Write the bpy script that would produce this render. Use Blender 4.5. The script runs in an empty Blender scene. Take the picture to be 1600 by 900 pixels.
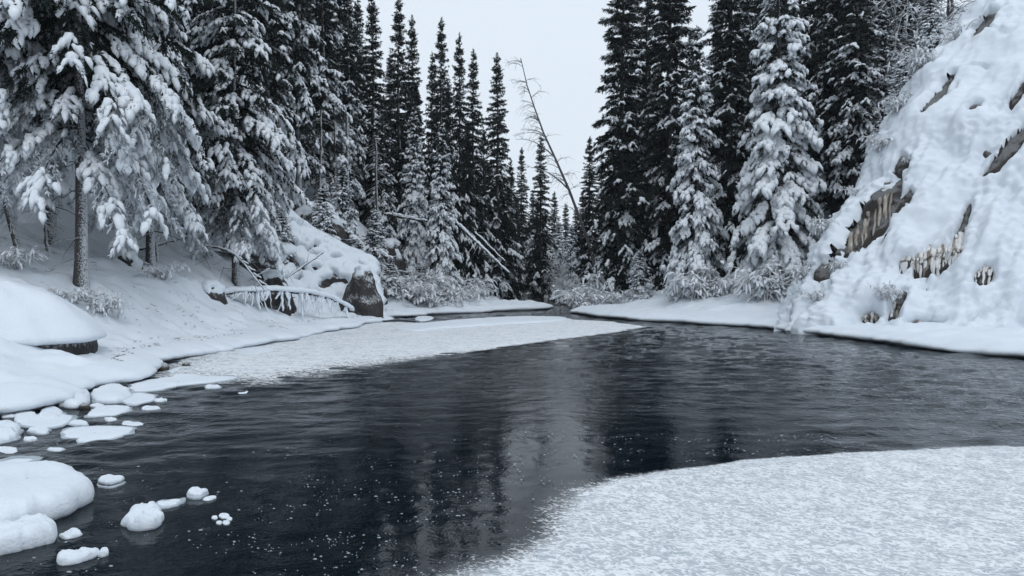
import bpy, math
import numpy as np

scene = bpy.context.scene
COL = scene.collection
R_ = math.radians

# ------------------------------------------------------------------ camera
CAM_H, FPX, HOR = 2.2, 1200.0, 430.0
cam = bpy.data.cameras.new('camera')
cam.sensor_width = 36.0
cam.lens = 27.0
cam.clip_end = 2000.0
cam_o = bpy.data.objects.new('camera', cam)
cam_o.location = (0, 0, CAM_H)
cam_o.rotation_euler = (R_(90 - 0.955), 0, 0)
COL.objects.link(cam_o)
scene.camera = cam_o

# ------------------------------------------------------------------ world: even overcast sky
SUN_EL, SUN_ROT = R_(52), R_(200)
world = bpy.data.worlds.new('World')
scene.world = world
world.use_nodes = True
nt = world.node_tree
nt.nodes.clear()
w_out = nt.nodes.new('ShaderNodeOutputWorld')
w_bg = nt.nodes.new('ShaderNodeBackground')
w_sky = nt.nodes.new('ShaderNodeTexSky')
w_sky.sky_type = 'NISHITA'
w_sky.sun_disc = False
w_sky.sun_elevation = SUN_EL
w_sky.sun_rotation = SUN_ROT
w_sky.air_density = 1.0
w_sky.dust_density = 4.0
w_mix = nt.nodes.new('ShaderNodeMix')
w_mix.data_type = 'RGBA'
w_mix.inputs['Factor'].default_value = 0.94          # cloud cover
w_mix.inputs['B'].default_value = (8.25, 9.15, 10.1, 1)   # even grey cloud layer
nt.links.new(w_sky.outputs['Color'], w_mix.inputs['A'])
nt.links.new(w_mix.outputs['Result'], w_bg.inputs['Color'])
w_bg.inputs['Strength'].default_value = 0.1
nt.links.new(w_bg.outputs['Background'], w_out.inputs['Surface'])

sun = bpy.data.lights.new('sun', 'SUN')
sun.energy = 0.6
sun.angle = R_(25)
sun.color = (0.98, 0.98, 1.0)
sun_o = bpy.data.objects.new('sun', sun)
sun_o.rotation_euler = (R_(90) - SUN_EL, 0, R_(20))
sun_o.location = (0, 0, 40)
COL.objects.link(sun_o)

vs = scene.view_settings
vs.view_transform = 'Standard'
vs.look = 'None'
vs.exposure = 0.0
vs.gamma = 1.0
vs.use_curve_mapping = False
scene.cycles.use_denoising = True
scene.cycles.max_bounces = 5
scene.cycles.diffuse_bounces = 2
scene.cycles.use_adaptive_sampling = True
scene.cycles.adaptive_threshold = 0.02
scene.cycles.glossy_bounces = 3
scene.cycles.transparent_max_bounces = 8
scene.cycles.volume_bounces = 0

# ------------------------------------------------------------------ numpy noise
def _hash(ix, iy, iz, seed):
    h = (ix.astype(np.uint32) * np.uint32(374761393) + iy.astype(np.uint32) * np.uint32(668265263)
         + iz.astype(np.uint32) * np.uint32(2147483647) + np.uint32((seed * 974711) & 0xffffffff))
    h = (h ^ (h >> np.uint32(13))) * np.uint32(1274126177)
    h = h ^ (h >> np.uint32(16))
    h = h * np.uint32(2246822519)
    return h ^ (h >> np.uint32(15))

def gnoise(P, seed=0):
    """gradient noise of (...,3) points, about -1..1"""
    P = np.asarray(P, dtype=np.float64)
    sh = P.shape[:-1]
    P = P.reshape(-1, 3)
    i0 = np.floor(P)
    f = P - i0
    i0 = i0.astype(np.int64)
    u = f * f * f * (f * (f * 6 - 15) + 10)
    out = np.zeros(len(P))
    for dx in (0, 1):
        for dy in (0, 1):
            for dz in (0, 1):
                h = _hash(i0[:, 0] + dx, i0[:, 1] + dy, i0[:, 2] + dz, seed)
                gx = (h & np.uint32(1023)).astype(np.float64) / 511.5 - 1
                gy = ((h >> np.uint32(10)) & np.uint32(1023)).astype(np.float64) / 511.5 - 1
                gz = ((h >> np.uint32(20)) & np.uint32(1023)).astype(np.float64) / 511.5 - 1
                d = gx * (f[:, 0] - dx) + gy * (f[:, 1] - dy) + gz * (f[:, 2] - dz)
                w = (u[:, 0] if dx else 1 - u[:, 0]) * (u[:, 1] if dy else 1 - u[:, 1]) * (u[:, 2] if dz else 1 - u[:, 2])
                out += w * d
    return (out * 1.4).reshape(sh)

def fbm(P, octv=4, seed=0, gain=0.5, billow=False):
    P = np.asarray(P, dtype=np.float64)
    s = np.zeros(P.shape[:-1]); a = 1.0; t = 0.0
    for k in range(octv):
        n = gnoise(P * (2.03 ** k) + 17.3 * k, seed + k)
        if billow:
            n = 3.2 * np.sqrt(n * n + 0.02) - 1.1
        s += a * n; t += a; a *= gain
    return s / t

def xyz(x, y, z=0.0):
    x, y, z = np.broadcast_arrays(np.asarray(x, float), np.asarray(y, float), np.asarray(z, float))
    return np.stack([x, y, z], -1)

def sstep(a, b, x):
    t = np.clip((np.asarray(x, float) - a) / (b - a), 0, 1)
    return t * t * (3 - 2 * t)

def unit(v):
    return v / np.maximum(np.linalg.norm(v, axis=-1, keepdims=True), 1e-9)

def at(px, py, Y):                      # a point seen at photo pixel (px,py) at depth Y
    return np.array([(px - 800) / FPX * Y, Y, CAM_H + (HOR - py) / FPX * Y])

def on(px, py, z=0.0):                  # a point of the level z seen at that pixel
    Y = (CAM_H - z) * FPX / (py - HOR)
    return np.array([(px - 800) / FPX * Y, Y, z])

# ------------------------------------------------------------------ mesh + object helpers
def make_mesh(name, V, F, mat=None, smooth=True, attrs=None):
    """F: list of face index arrays (n,3) or (n,4)"""
    V = np.asarray(V, dtype=np.float32).reshape(-1, 3)
    Fs = [np.asarray(f, dtype=np.int32) for f in (F if isinstance(F, list) else [F]) if len(f)]
    me = bpy.data.meshes.new(name)
    me.vertices.add(len(V))
    me.vertices.foreach_set('co', V.ravel())
    li = np.concatenate([f.ravel() for f in Fs])
    ns = np.concatenate([np.full(len(f), f.shape[1], dtype=np.int32) for f in Fs])
    st = np.concatenate([[0], np.cumsum(ns)[:-1]]).astype(np.int32)
    me.loops.add(len(li))
    me.loops.foreach_set('vertex_index', li)
    me.polygons.add(len(ns))
    me.polygons.foreach_set('loop_start', st)
    me.polygons.foreach_set('use_smooth', np.full(len(ns), smooth))
    for k, a in (attrs or {}).items():
        at_ = me.attributes.new(k, 'FLOAT', 'POINT')
        at_.data.foreach_set('value', np.asarray(a, dtype=np.float32).ravel())
    me.update(calc_edges=True)
    if mat:
        me.materials.append(mat)
    return me

def link(name, me, parent=None):
    o = bpy.data.objects.new(name, me)
    COL.objects.link(o)
    if parent is not None:
        o.parent = parent
    return o

def tag(o, label=None, cat=None, group=None, kind=None):
    for k, v in (('label', label), ('category', cat), ('group', group), ('kind', kind)):
        if v:
            o[k] = v
    return o

def empty(name, loc=(0, 0, 0)):
    o = bpy.data.objects.new(name, None)
    o.empty_display_size = 0.3
    o.location = [float(c) for c in loc]
    COL.objects.link(o)
    return o

def grid_faces(nr, nc, wrap=False, flip=False):
    i = np.arange(nr - 1)[:, None]
    j = np.arange(nc if wrap else nc - 1)[None, :]
    j2 = (j + 1) % nc
    a = i * nc + j; b = i * nc + j2; c = (i + 1) * nc + j2; d = (i + 1) * nc + j
    f = np.stack([a, b, c, d], -1).reshape(-1, 4)
    return f[:, ::-1] if flip else f

def grid_normals(P):
    du = np.gradient(P, axis=1); dv = np.gradient(P, axis=0)
    return unit(np.cross(du, dv))

def blur(P, n):
    for _ in range(n):
        Q = np.pad(P, ((1, 1), (1, 1)) + ((0, 0),) * (P.ndim - 2), mode='edge')
        P = (Q[1:-1, 1:-1] * 2 + Q[:-2, 1:-1] + Q[2:, 1:-1] + Q[1:-1, :-2] + Q[1:-1, 2:]) / 6
    return P

def tubes(P, Rr, sides=3):
    """polylines P (N,k,3) with radii (N,k) -> verts, quads"""
    P = np.asarray(P, float); N, k, _ = P.shape
    T = unit(np.gradient(P, axis=1))
    ref = np.where(np.abs(T[..., 2:3]) > 0.9, np.array([1.0, 0, 0]), np.array([0, 0, 1.0]))
    A = unit(np.cross(T, ref)); B = np.cross(T, A)
    ang = np.arange(sides) * 2 * math.pi / sides
    V = P[:, :, None] + Rr[:, :, None, None] * (A[:, :, None] * np.cos(ang)[None, None, :, None] + B[:, :, None] * np.sin(ang)[None, None, :, None])
    f = grid_faces(k, sides, wrap=True)
    F = (np.arange(N)[:, None, None] * (k * sides) + f[None]).reshape(-1, 4)
    return V.reshape(-1, 3), F

class Acc:
    def __init__(s): s.V = []; s.F = []; s.n = 0; s.A = []
    def add(s, V, F, a=None):
        V = np.asarray(V).reshape(-1, 3)
        if not len(V): return
        s.V.append(V); s.F.append(np.asarray(F) + s.n); s.n += len(V)
        s.A.append(np.zeros(len(V)) if a is None else np.broadcast_to(np.asarray(a, float), (len(V),)))
    def mesh(s, name, mat, smooth=True, attr=None):
        return make_mesh(name, np.concatenate(s.V), s.F, mat, smooth, {attr: np.concatenate(s.A)} if attr else None)

# ------------------------------------------------------------------ materials
class NG:
    def __init__(s, name):
        s.m = bpy.data.materials.new(name); s.m.use_nodes = True
        s.t = s.m.node_tree; s.t.nodes.clear()
        s.out = s.n('ShaderNodeOutputMaterial')
    def n(s, typ, ins=None, **kw):
        nd = s.t.nodes.new(typ)
        for k, v in kw.items(): setattr(nd, k, v)
        for k, v in (ins or {}).items():
            if hasattr(v, 'is_output'): s.t.links.new(v, nd.inputs[k])
            else: nd.inputs[k].default_value = v
        return nd
    def coord(s, scale=(1, 1, 1), rot=(0, 0, 0), obj=True):
        tc = s.n('ShaderNodeTexCoord')
        return s.n('ShaderNodeMapping', {'Vector': tc.outputs['Object' if obj else 'Generated'], 'Scale': scale, 'Rotation': rot}).outputs['Vector']
    def pos(s, scale=(1, 1, 1), rot=(0, 0, 0)):
        g = s.n('ShaderNodeNewGeometry')
        r = s.n('ShaderNodeMapping', {'Vector': g.outputs['Position'], 'Rotation': rot}).outputs['Vector']
        return s.n('ShaderNodeMapping', {'Vector': r, 'Scale': scale}).outputs['Vector']
    def noise(s, vec, scale, detail=4, rough=0.55, dist=0.0):
        return s.n('ShaderNodeTexNoise', {'Vector': vec, 'Scale': scale, 'Detail': detail, 'Roughness': rough, 'Distortion': dist}).outputs['Fac']
    def ramp(s, fac, a, b, ca=(0, 0, 0, 1), cb=(1, 1, 1, 1)):
        r = s.n('ShaderNodeValToRGB', {'Fac': fac})
        r.color_ramp.elements[0].position = a; r.color_ramp.elements[0].color = ca
        r.color_ramp.elements[1].position = b; r.color_ramp.elements[1].color = cb
        return r.outputs['Color']
    def mix(s, f, a, b):
        m = s.n('ShaderNodeMix', data_type='RGBA')
        for k, v in (('Factor', f), ('A', a), ('B', b)):
            if hasattr(v, 'is_output'): s.t.links.new(v, m.inputs[k])
            else: m.inputs[k].default_value = v
        return m.outputs['Result']
    def math(s, op, a, b=0.0, clamp=False):
        m = s.n('ShaderNodeMath', operation=op, use_clamp=clamp)
        for k, v in ((0, a), (1, b)):
            if hasattr(v, 'is_output'): s.t.links.new(v, m.inputs[k])
            else: m.inputs[k].default_value = v
        return m.outputs[0]
    def bump(s, h, strength=0.3, dist=0.05):
        return s.n('ShaderNodeBump', {'Height': h, 'Strength': strength, 'Distance': dist}).outputs['Normal']
    def pbsdf(s, **ins):
        return s.n('ShaderNodeBsdfPrincipled', {k.replace('_', ' '): v for k, v in ins.items()})
    def end(s, sh):
        s.t.links.new(sh.outputs[0], s.out.inputs['Surface']); return s.m

def mat_snow(name='snow', tint=(0.795, 0.85, 0.905, 1), bs=0.6):
    g = NG(name); p = g.pos()
    c = g.mix(g.ramp(g.noise(p, 1.3, 3), 0.3, 0.7), tint, (tint[0] * 0.94, tint[1] * 0.95, tint[2] * 0.965, 1))
    h = g.math('ADD', g.math('ADD', g.noise(p, 9, 6, 0.7), g.math('MULTIPLY', g.noise(p, 70, 3), 0.30)), g.math('MULTIPLY', g.noise(p, 28, 3, 0.6), 0.4))
    return g.end(g.pbsdf(Base_Color=c, Roughness=0.75, Normal=g.bump(h, bs, 0.035), Specular_IOR_Level=0.25))

def mat_rock(name, c1, c2, scale=3.0, frost=0.25):
    g = NG(name); p = g.pos((1, 1, 0.6))
    n = g.noise(p, scale, 8, 0.65); n2 = g.noise(p, scale * 5, 5, 0.6)
    c = g.mix(g.ramp(n, 0.3, 0.7), c1, c2)
    geo = g.n('ShaderNodeNewGeometry')
    nz = g.n('ShaderNodeSeparateXYZ', {'Vector': geo.outputs['Normal']}).outputs['Z']
    f = g.math('MULTIPLY', g.ramp(g.math('ADD', g.math('MULTIPLY', nz, 0.55), g.math('MULTIPLY', n2, 0.6)), 0.52, 0.66), frost)
    c = g.mix(f, c, (0.78, 0.82, 0.86, 1))
    return g.end(g.pbsdf(Base_Color=c, Roughness=0.85, Normal=g.bump(g.math('ADD', n, g.math('MULTIPLY', n2, 0.5)), 0.9, 0.12)))

def mat_topsnow(name, wood, lo=0.05, hi=0.5, scale=20.0, snow=(0.80, 0.84, 0.88, 1)):
    """bark or twig with frost and snow lodged on its upper side"""
    g = NG(name); p = g.pos()
    geo = g.n('ShaderNodeNewGeometry')
    nz = g.n('ShaderNodeSeparateXYZ', {'Vector': geo.outputs['Normal']}).outputs['Z']
    n = g.noise(p, scale, 4, 0.6)
    f = g.ramp(g.math('ADD', nz, g.math('MULTIPLY', g.math('SUBTRACT', n, 0.5), 1.6)), lo, hi)
    return g.end(g.pbsdf(Base_Color=g.mix(f, wood, snow), Roughness=0.85))

def mat_bark(name='bark'):
    g = NG(name); p = g.coord((1, 1, 0.25))
    n = g.noise(p, 14, 6, 0.7); n2 = g.noise(g.coord((1, 1, 1)), 26, 4, 0.7)
    c = g.mix(g.ramp(n, 0.3, 0.75), (0.018, 0.016, 0.016, 1), (0.085, 0.075, 0.07, 1))
    geo = g.n('ShaderNodeNewGeometry')
    sx = g.n('ShaderNodeSeparateXYZ', {'Vector': geo.outputs['Normal']}).outputs['X']
    f = g.math('MULTIPLY', g.ramp(g.math('ADD', n2, g.math('MULTIPLY', sx, 0.22)), 0.55, 0.72), 0.8)
    c = g.mix(f, c, (0.72, 0.76, 0.80, 1))
    return g.end(g.pbsdf(Base_Color=c, Roughness=0.9, Normal=g.bump(n, 0.8, 0.05)))

def mat_needles(name, dark, light):
    g = NG(name); p = g.coord()
    n = g.noise(p, 1.7, 3)
    c = g.mix(g.ramp(n, 0.35, 0.7), dark, light)
    fr = g.n('ShaderNodeAttribute', attribute_name='frost').outputs['Fac']
    c = g.mix(fr, c, (0.66, 0.71, 0.76, 1))
    return g.end(g.pbsdf(Base_Color=c, Roughness=0.75, Specular_IOR_Level=0.2))

def mat_water():
    g = NG('river_water')
    p1 = g.pos((0.9, 1.0, 1.0), (0, 0, R_(12))); p2 = g.pos((0.9, 1.0, 1.0), (0, 0, R_(-14)))
    a = g.noise(p1, 4.5, 4, 0.6, 0.8); b = g.noise(p2, 12.0, 3, 0.6, 0.5)
    big = g.ramp(g.noise(g.pos((0.8, 1, 1)), 0.22, 2), 0.35, 0.65)
    h = g.math('ADD', a, g.math('MULTIPLY', b, 0.35))
    rf = g.n('ShaderNodeAttribute', attribute_name='ripple').outputs['Fac']
    st = g.math('MULTIPLY', g.math('ADD', g.math('MULTIPLY', big, 0.40), 0.30), rf)
    bp = g.n('ShaderNodeBump', {'Height': h, 'Strength': st, 'Distance': 0.045}).outputs['Normal']
    return g.end(g.pbsdf(Base_Color=(0.003, 0.007, 0.011, 1), Roughness=0.025, IOR=1.20, Normal=bp))

def mat_foam(name, rot, stretch, sc, lo, hi, streak=0.5):
    """slush and foam that thins out to open water: cover attribute is how closed the layer is"""
    g = NG(name)
    p = g.pos(stretch, (0, 0, rot))
    cov = g.n('ShaderNodeAttribute', attribute_name='cover').outputs['Fac']
    n1 = g.noise(p, sc, 6, 0.68, 0.9)
    n2 = g.noise(p, sc * 3.3, 4, 0.65, 0.5)
    vor = g.n('ShaderNodeTexVoronoi', {'Vector': g.n('ShaderNodeVectorMath', {0: p, 1: g.n('ShaderNodeTexNoise', {'Vector': p, 'Scale': sc * 1.5, 'Detail': 2}).outputs['Color']}, operation='ADD').outputs[0], 'Scale': sc * 1.3}, feature='DISTANCE_TO_EDGE').outputs['Distance']
    lace = g.ramp(vor, 0.0, 0.28, (1, 1, 1, 1), (0, 0, 0, 1))
    n3 = g.math('MULTIPLY', g.math('SUBTRACT', g.noise(p, sc * 9, 3, 0.6), 0.5), 0.45)
    m = g.math('ADD', g.math('ADD', g.math('MULTIPLY', n1, 0.66), n3), g.math('ADD', g.math('MULTIPLY', n2, 0.45), g.math('MULTIPLY', lace, 0.34)))
    big = g.noise(g.pos((0.6, 1.2, 1), (0, 0, rot)), 1.1, 3)
    m2 = g.math('ADD', m, g.math('MULTIPLY', g.math('SUBTRACT', big, 0.5), 0.18))
    fac = g.ramp(g.math('ADD', m2, g.math('MULTIPLY', g.math('SUBTRACT', cov, 1.0), 0.5)), lo, hi)
    fac = g.math('MAXIMUM', fac, g.math('MULTIPLY', g.math('POWER', cov, 2.5), 0.80))
    col = g.mix(g.ramp(m2, 0.45, 0.86), (0.56, 0.63, 0.70, 1), (0.90, 0.925, 0.95, 1))
    d = g.pbsdf(Base_Color=col, Roughness=0.7, Normal=g.bump(m, 0.6, 0.05))
    tr = g.n('ShaderNodeBsdfTransparent')
    return g.end(g.n('ShaderNodeMixShader', {0: fac, 1: tr.outputs[0], 2: d.outputs[0]}))

SNOW = mat_snow()
SNOWTREE = mat_snow('tree_snow', (0.84, 0.875, 0.91, 1), 0.7)
BARK = mat_bark()
NEEDLE = mat_needles('spruce_needles', (0.007, 0.012, 0.011, 1), (0.019, 0.028, 0.024, 1))
ROCK = mat_rock('dark_rock', (0.012, 0.0115, 0.012, 1), (0.06, 0.056, 0.054, 1), 2.6, 0.6)
CLIFFROCK = mat_rock('cliff_rock', (0.012, 0.011, 0.011, 1), (0.065, 0.055, 0.048, 1), 1.6, 0.15)
TWIG = mat_topsnow('frosted_twig', (0.42, 0.42, 0.43, 1), -1.6, -0.8, 9, (0.88, 0.905, 0.93, 1))
DEADWOOD = mat_topsnow('snowy_deadwood', (0.035, 0.03, 0.028, 1), 0.0, 0.45, 6)
BIRCH = mat_topsnow('birch_bark', (0.10, 0.095, 0.095, 1), 0.25, 0.8, 10, (0.6, 0.64, 0.68, 1))
WATER = mat_water()

def mat_ice(name, c1, c2):
    g = NG(name); p = g.coord((1, 1, 0.3))
    c = g.mix(g.ramp(g.noise(p, 4, 4), 0.35, 0.65), c1, c2)
    return g.end(g.pbsdf(Base_Color=c, Roughness=0.35, Normal=g.bump(g.noise(p, 9, 4), 0.5, 0.05)))
ICE_TAN = mat_ice('stained_ice', (0.16, 0.135, 0.11, 1), (0.40, 0.36, 0.31, 1))
ICE_WHITE = mat_ice('pale_ice', (0.62, 0.585, 0.55, 1), (0.78, 0.79, 0.80, 1))
ICE_RIM = mat_ice('grey_ice', (0.36, 0.42, 0.47, 1), (0.55, 0.61, 0.66, 1))

# ------------------------------------------------------------------ lie of the land
_L = np.array([(-8, -7.4), (4, -7.5), (9, -8.4), (11.7, -7.9), (12.9, -7.3), (14.5, -7.9), (16, -7.5), (18.9, -8.5), (22, -8.0), (24, -7.5), (27, -7.2), (30.3, -6.6), (35, -6.0),
               (36.5, -6.1), (38, -6.9), (39.5, -5.4), (42.6, -3.9), (44.2, -2.2), (45.8, -0.7), (47.3, 1.2), (49, 2.6), (52.5, 2.5), (55, 0.6), (58, -0.9), (66, -1.3), (80, -0.6), (86, 0.8), (92, 4.6), (96, 6.5), (200, 8)])
_R = np.array([(-8, 34), (5, 27), (12, 20), (16, 16), (20, 13.3), (22.4, 12.2), (26.4, 11.1), (30, 10.6), (32.4, 9.9), (33.8, 8.5), (35.7, 6.9), (38.8, 4.7), (42, 3.7), (44, 3.4), (50, 4.0), (57, 3.9), (66, 3.2), (80, 4.2), (88, 4.6), (92, 4.6), (200, 5)])

def shore(side, y):
    T = _L if side < 0 else _R
    y = np.asarray(y, float)
    x = np.interp(y, T[:, 0], T[:, 1])
    n = gnoise(xyz(y * 0.55, side * 3.7, 0.3), 11) * 0.35 + gnoise(xyz(y * 1.7, side * 1.7, 0.9), 12) * 0.24 + gnoise(xyz(y * 4.5, side * 1.1, 0.2), 13) * 0.06
    return x + n

def ground(x, y, side=None):
    x = np.asarray(x, float); y = np.asarray(y, float)
    if side is None:
        side = np.where(x < 0, -1, 1) if np.ndim(x) else (-1 if x < (1.5 if y > 48 else 0) else 1)
    P = xyz(x * 0.33, y * 0.33, 0.5)
    n = fbm(P, 4, 21)
    lump = fbm(P * 3.6, 3, 25)
    fine = fbm(P * 9.0, 2, 28, billow=True)
    dl = np.maximum(shore(-1, y) - x, 0); dr = np.maximum(x - shore(1, y), 0)
    # left: a low shelf, a short rise, then the hillside
    far = sstep(24, 36, y) * (1 - 0.6 * sstep(52, 75, y))
    sl = 0.33 + 0.53 * far
    shelf = np.interp(y, [10, 20, 26, 34, 43, 46.5, 57, 62, 80], [1.6, 2.0, 2.9, 3.2, 3.0, 7.5, 7.0, 4.0, 4.0])
    rise = np.interp(y, [8, 16.5, 19.5, 28, 40, 60], [0.3, 0.35, 1.1, 1.2, 0.9, 0.7])
    zl = 0.34 + 0.05 * np.minimum(dl, 3) + rise * sstep(shelf * 0.5, shelf + 1.6, dl) + sl * np.maximum(dl - shelf - 0.6, 0) ** 1.02
    zl = np.minimum(zl, 19 + 0.12 * dl)
    zl = zl + n * 0.30 * sstep(0.3, 4, dl) + lump * 0.20 * sstep(0.2, 1.6, dl) + 0.06 * lump + 0.07 * fine * sstep(0.4, 1.5, dl)
    # right: flat shelf, rising behind the trees
    hr = sstep(30, 40, y)
    zr = 0.36 + 0.05 * np.minimum(dr, 4) + 0.24 * np.maximum(dr - 3.0, 0) * hr + 0.85 * np.maximum(x - 16.5, 0) * hr + 0.25 * sstep(50, 80, y) * np.maximum(dr - 2, 0)
    zr = np.minimum(zr, 19 + 0.12 * dr)
    zr = zr + n * 0.2 * sstep(0.5, 4, dr) + lump * 0.12 * sstep(0.2, 1.5, dr) + 0.04 * lump + 0.05 * fine * sstep(0.4, 1.5, dr)
    z = np.where(np.asarray(side) < 0, zl, zr)
    endz = 0.5 + 0.04 * np.maximum(y - 90, 0)
    return np.where(y > 88, np.maximum(z, np.minimum(endz, 14)), z)

def bank(name, side):
    ys = np.concatenate([np.arange(-6, 9, 0.3), np.arange(9, 50, 0.12), np.arange(50, 70, 0.2), np.geomspace(70, 190, 70)])
    ti = np.concatenate([[0.12, 0.25, 0.42], np.arange(0.6, 8, 0.19), np.geomspace(8.1, 95, 60)])
    hl = 1 + 0.35 * gnoise(xyz(ys * 0.8, side, 0), 31)
    ov = np.clip(0.32 + 0.35 * gnoise(xyz(ys * 0.45, side * 2.0, 0), 33), 0.03, 0.8)
    xs = shore(side, ys)
    rows = []
    gap = np.clip(0.05 + 0.10 * gnoise(xyz(ys * 0.35, side * 5.0, 1), 34), 0.0, 0.13)
    prof = [(ov + 0.3, -0.06 + 0 * ys), (ov, 0.0 + 0 * ys), (ov * 0.55, gap), (0.06 + 0 * ys, gap + 0.015), (0.0 * ys - 0.0, gap + 0.07 * hl), (0.02 + 0 * ys, gap + 0.13 * hl)]
    for t, z in prof:
        rows.append(xyz(xs + side * t, ys, z))
    z2 = gap + 0.13 * hl
    for t in ti:
        x = xs + side * t
        g = ground(x, ys, side)
        w = sstep(0, 0.75, t)
        rows.append(xyz(x, ys, (z2 + 0.09 * math.sqrt(min(t, 0.5) / 0.5)) * (1 - w) + g * w))
    P = np.stack(rows, 1)
    me = make_mesh(name, P.reshape(-1, 3), grid_faces(P.shape[0], P.shape[1], flip=(side < 0)), SNOW)
    return tag(link(name, me), kind='structure')

bank('snow_bank_left', -1)
bank('snow_bank_right', 1)

# river bed well under the water so that the land goes on below it
bx = np.linspace(-120, 120, 25); by = np.linspace(-40, 320, 37)
BX, BY = np.meshgrid(bx, by)
tag(link('river_bed', make_mesh('river_bed', xyz(BX, BY, -1.2 + 0.2 * fbm(xyz(BX * .1, BY * .1, 0), 3, 5)), grid_faces(37, 25), ROCK)), kind='structure')

# ------------------------------------------------------------------ water
wx = np.concatenate([np.linspace(-40, -10, 20)[:-1], np.arange(-10, 15, 0.11), np.linspace(15, 60, 24)])
wy = np.concatenate([np.linspace(-10, 3.5, 20)[:-1], np.arange(3.5, 20, 0.075), np.arange(20, 48, 0.22), np.linspace(48, 120, 80)])
WX, WY = np.meshgrid(wx, wy)
c8, s8 = math.cos(0.16), math.sin(0.16)
ux, uy = WX * c8 + WY * s8, -WX * s8 + WY * c8
calm = np.minimum(np.hypot((WX - 0.6) * 0.8, (WY - 7.2) * 0.75), 2.2 + np.hypot((WX + 2.0) * 0.6, (WY - 6.5) * 0.7))
rough = 0.30 + 1.5 * sstep(1.0, 10.0, calm)
rough *= 0.75 + 0.5 * sstep(-0.3, 0.5, gnoise(xyz(WX * 0.18, WY * 0.25, 0), 41))
WZ = 0.020 * gnoise(xyz(ux * 0.9, uy * 1.5, 0), 42) + 0.013 * gnoise(xyz(ux * 2.2 + WY * 0.4, uy * 3.2, 3), 43) + 0.010 * (1 - 2 * np.abs(gnoise(xyz(ux * 1.5 + 5, uy * 2.2, 7), 44)))
WZ = 1.0 * WZ * rough * (1 - sstep(45, 70, WY))
tag(link('river_water', make_mesh('river_water', xyz(WX, WY, WZ), grid_faces(len(wy), len(wx)), WATER, attrs={'ripple': np.clip(0.12 + 1.0 * sstep(1.0, 8.0, calm) + 0.8 * sstep(2, 9, WX) * sstep(10, 14, WY), 0, 1.8)})), kind='structure')

def sd_poly(X, Y, poly):
    poly = np.asarray(poly, float)[:, :2]
    d = np.full(X.shape, 1e9); inside = np.zeros(X.shape, bool)
    for a, b in zip(poly, np.roll(poly, -1, 0)):
        e = b - a
        t = np.clip(((X - a[0]) * e[0] + (Y - a[1]) * e[1]) / max(e @ e, 1e-9), 0, 1)
        d = np.minimum(d, np.hypot(X - a[0] - e[0] * t, Y - a[1] - e[1] * t))
        cnd = (a[1] > Y) != (b[1] > Y)
        xi = a[0] + (Y - a[1]) / (e[1] if abs(e[1]) > 1e-9 else 1e-9) * e[0]
        inside ^= cnd & (X < xi)
    return np.where(inside, d, -d)

def foam_sheet(name, poly, x0, x1, y0, y1, step, fade, mat, label, relief, seed, lip=None):
    xs = np.arange(x0, x1, step); ys = np.arange(y0, y1, step)
    X, Y = np.meshgrid(xs, ys)
    d = sd_poly(X, Y, poly) + 0.12 * fbm(xyz(X * 1.1, Y * 1.1, 0), 3, seed)
    fd = fade(X, Y)
    cov = sstep(-1.0, 1.0, d / fd)
    Z = 0.012 + relief * sstep(-0.1, 0.7, d) * (0.6 + fbm(xyz((X + Y * .6) * 3.2, (Y - X * .3) * 5.0, 0), 4, seed + 3)) + 0.02 * sstep(0, .4, d)
    if lip is not None: Z = Z + lip(X, Y)
    keep = cov > 0.02
    idx = -np.ones(X.size, int)
    F = grid_faces(len(ys), len(xs))
    F = F[keep.ravel()[F].all(1)]
    used = np.unique(F); idx[used] = np.arange(len(used))
    me = make_mesh(name, xyz(X, Y, Z).reshape(-1, 3)[used], idx[F], mat, attrs={'cover': cov.ravel()[used]})
    return tag(link(name, me), label, 'foam', kind='stuff')

FOAM_A = mat_foam('river_foam', R_(38), (0.7, 1.1, 1.0), 4.4, 0.46, 0.80)
FOAM_B = mat_foam('slush_ice', R_(8), (0.5, 1.4, 1.0), 3.6, 0.38, 0.66)
polyA = [on(*p) for p in [(640, 935), (720, 900), (800, 872), (850, 838), (862, 800), (890, 772), (960, 750), (1040, 737), (1160, 722), (1280, 713), (1440, 702), (1600, 697), (1800, 690)]]
polyA = [p[:2] for p in polyA] + [(16, 10), (16, 2), (-3, 2)]
foam_sheet('river_foam', polyA, -3.0, 13.5, 3.6, 11.0, 0.045,
           lambda X, Y: 0.07 + 0.24 * sstep(2.2, 0.1, X), FOAM_A,
           'broad white foam and slush sheet spread over the near water', 0.028, 61)
polyB = [on(*p)[:2] for p in [(250, 590), (280, 560), (340, 540), (440, 520), (560, 505), (610, 500), (650, 505), (760, 503), (880, 499), (960, 503), (1010, 511), (960, 520), (900, 528), (830, 537), (740, 550), (640, 562), (520, 578), (420, 596)]]
foam_sheet('slush_ice', polyB, -9.5, 7.0, 15, 40, 0.09,
           lambda X, Y: 0.22 + 1.3 * sstep(-0.8, -4.5, X), FOAM_B,
           'thin grey-white slush ice sheet in front of the far snow shelf', 0.02, 67)

FLECK = mat_snow('wet_foam', (0.36, 0.41, 0.46, 1), 0.2)
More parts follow.
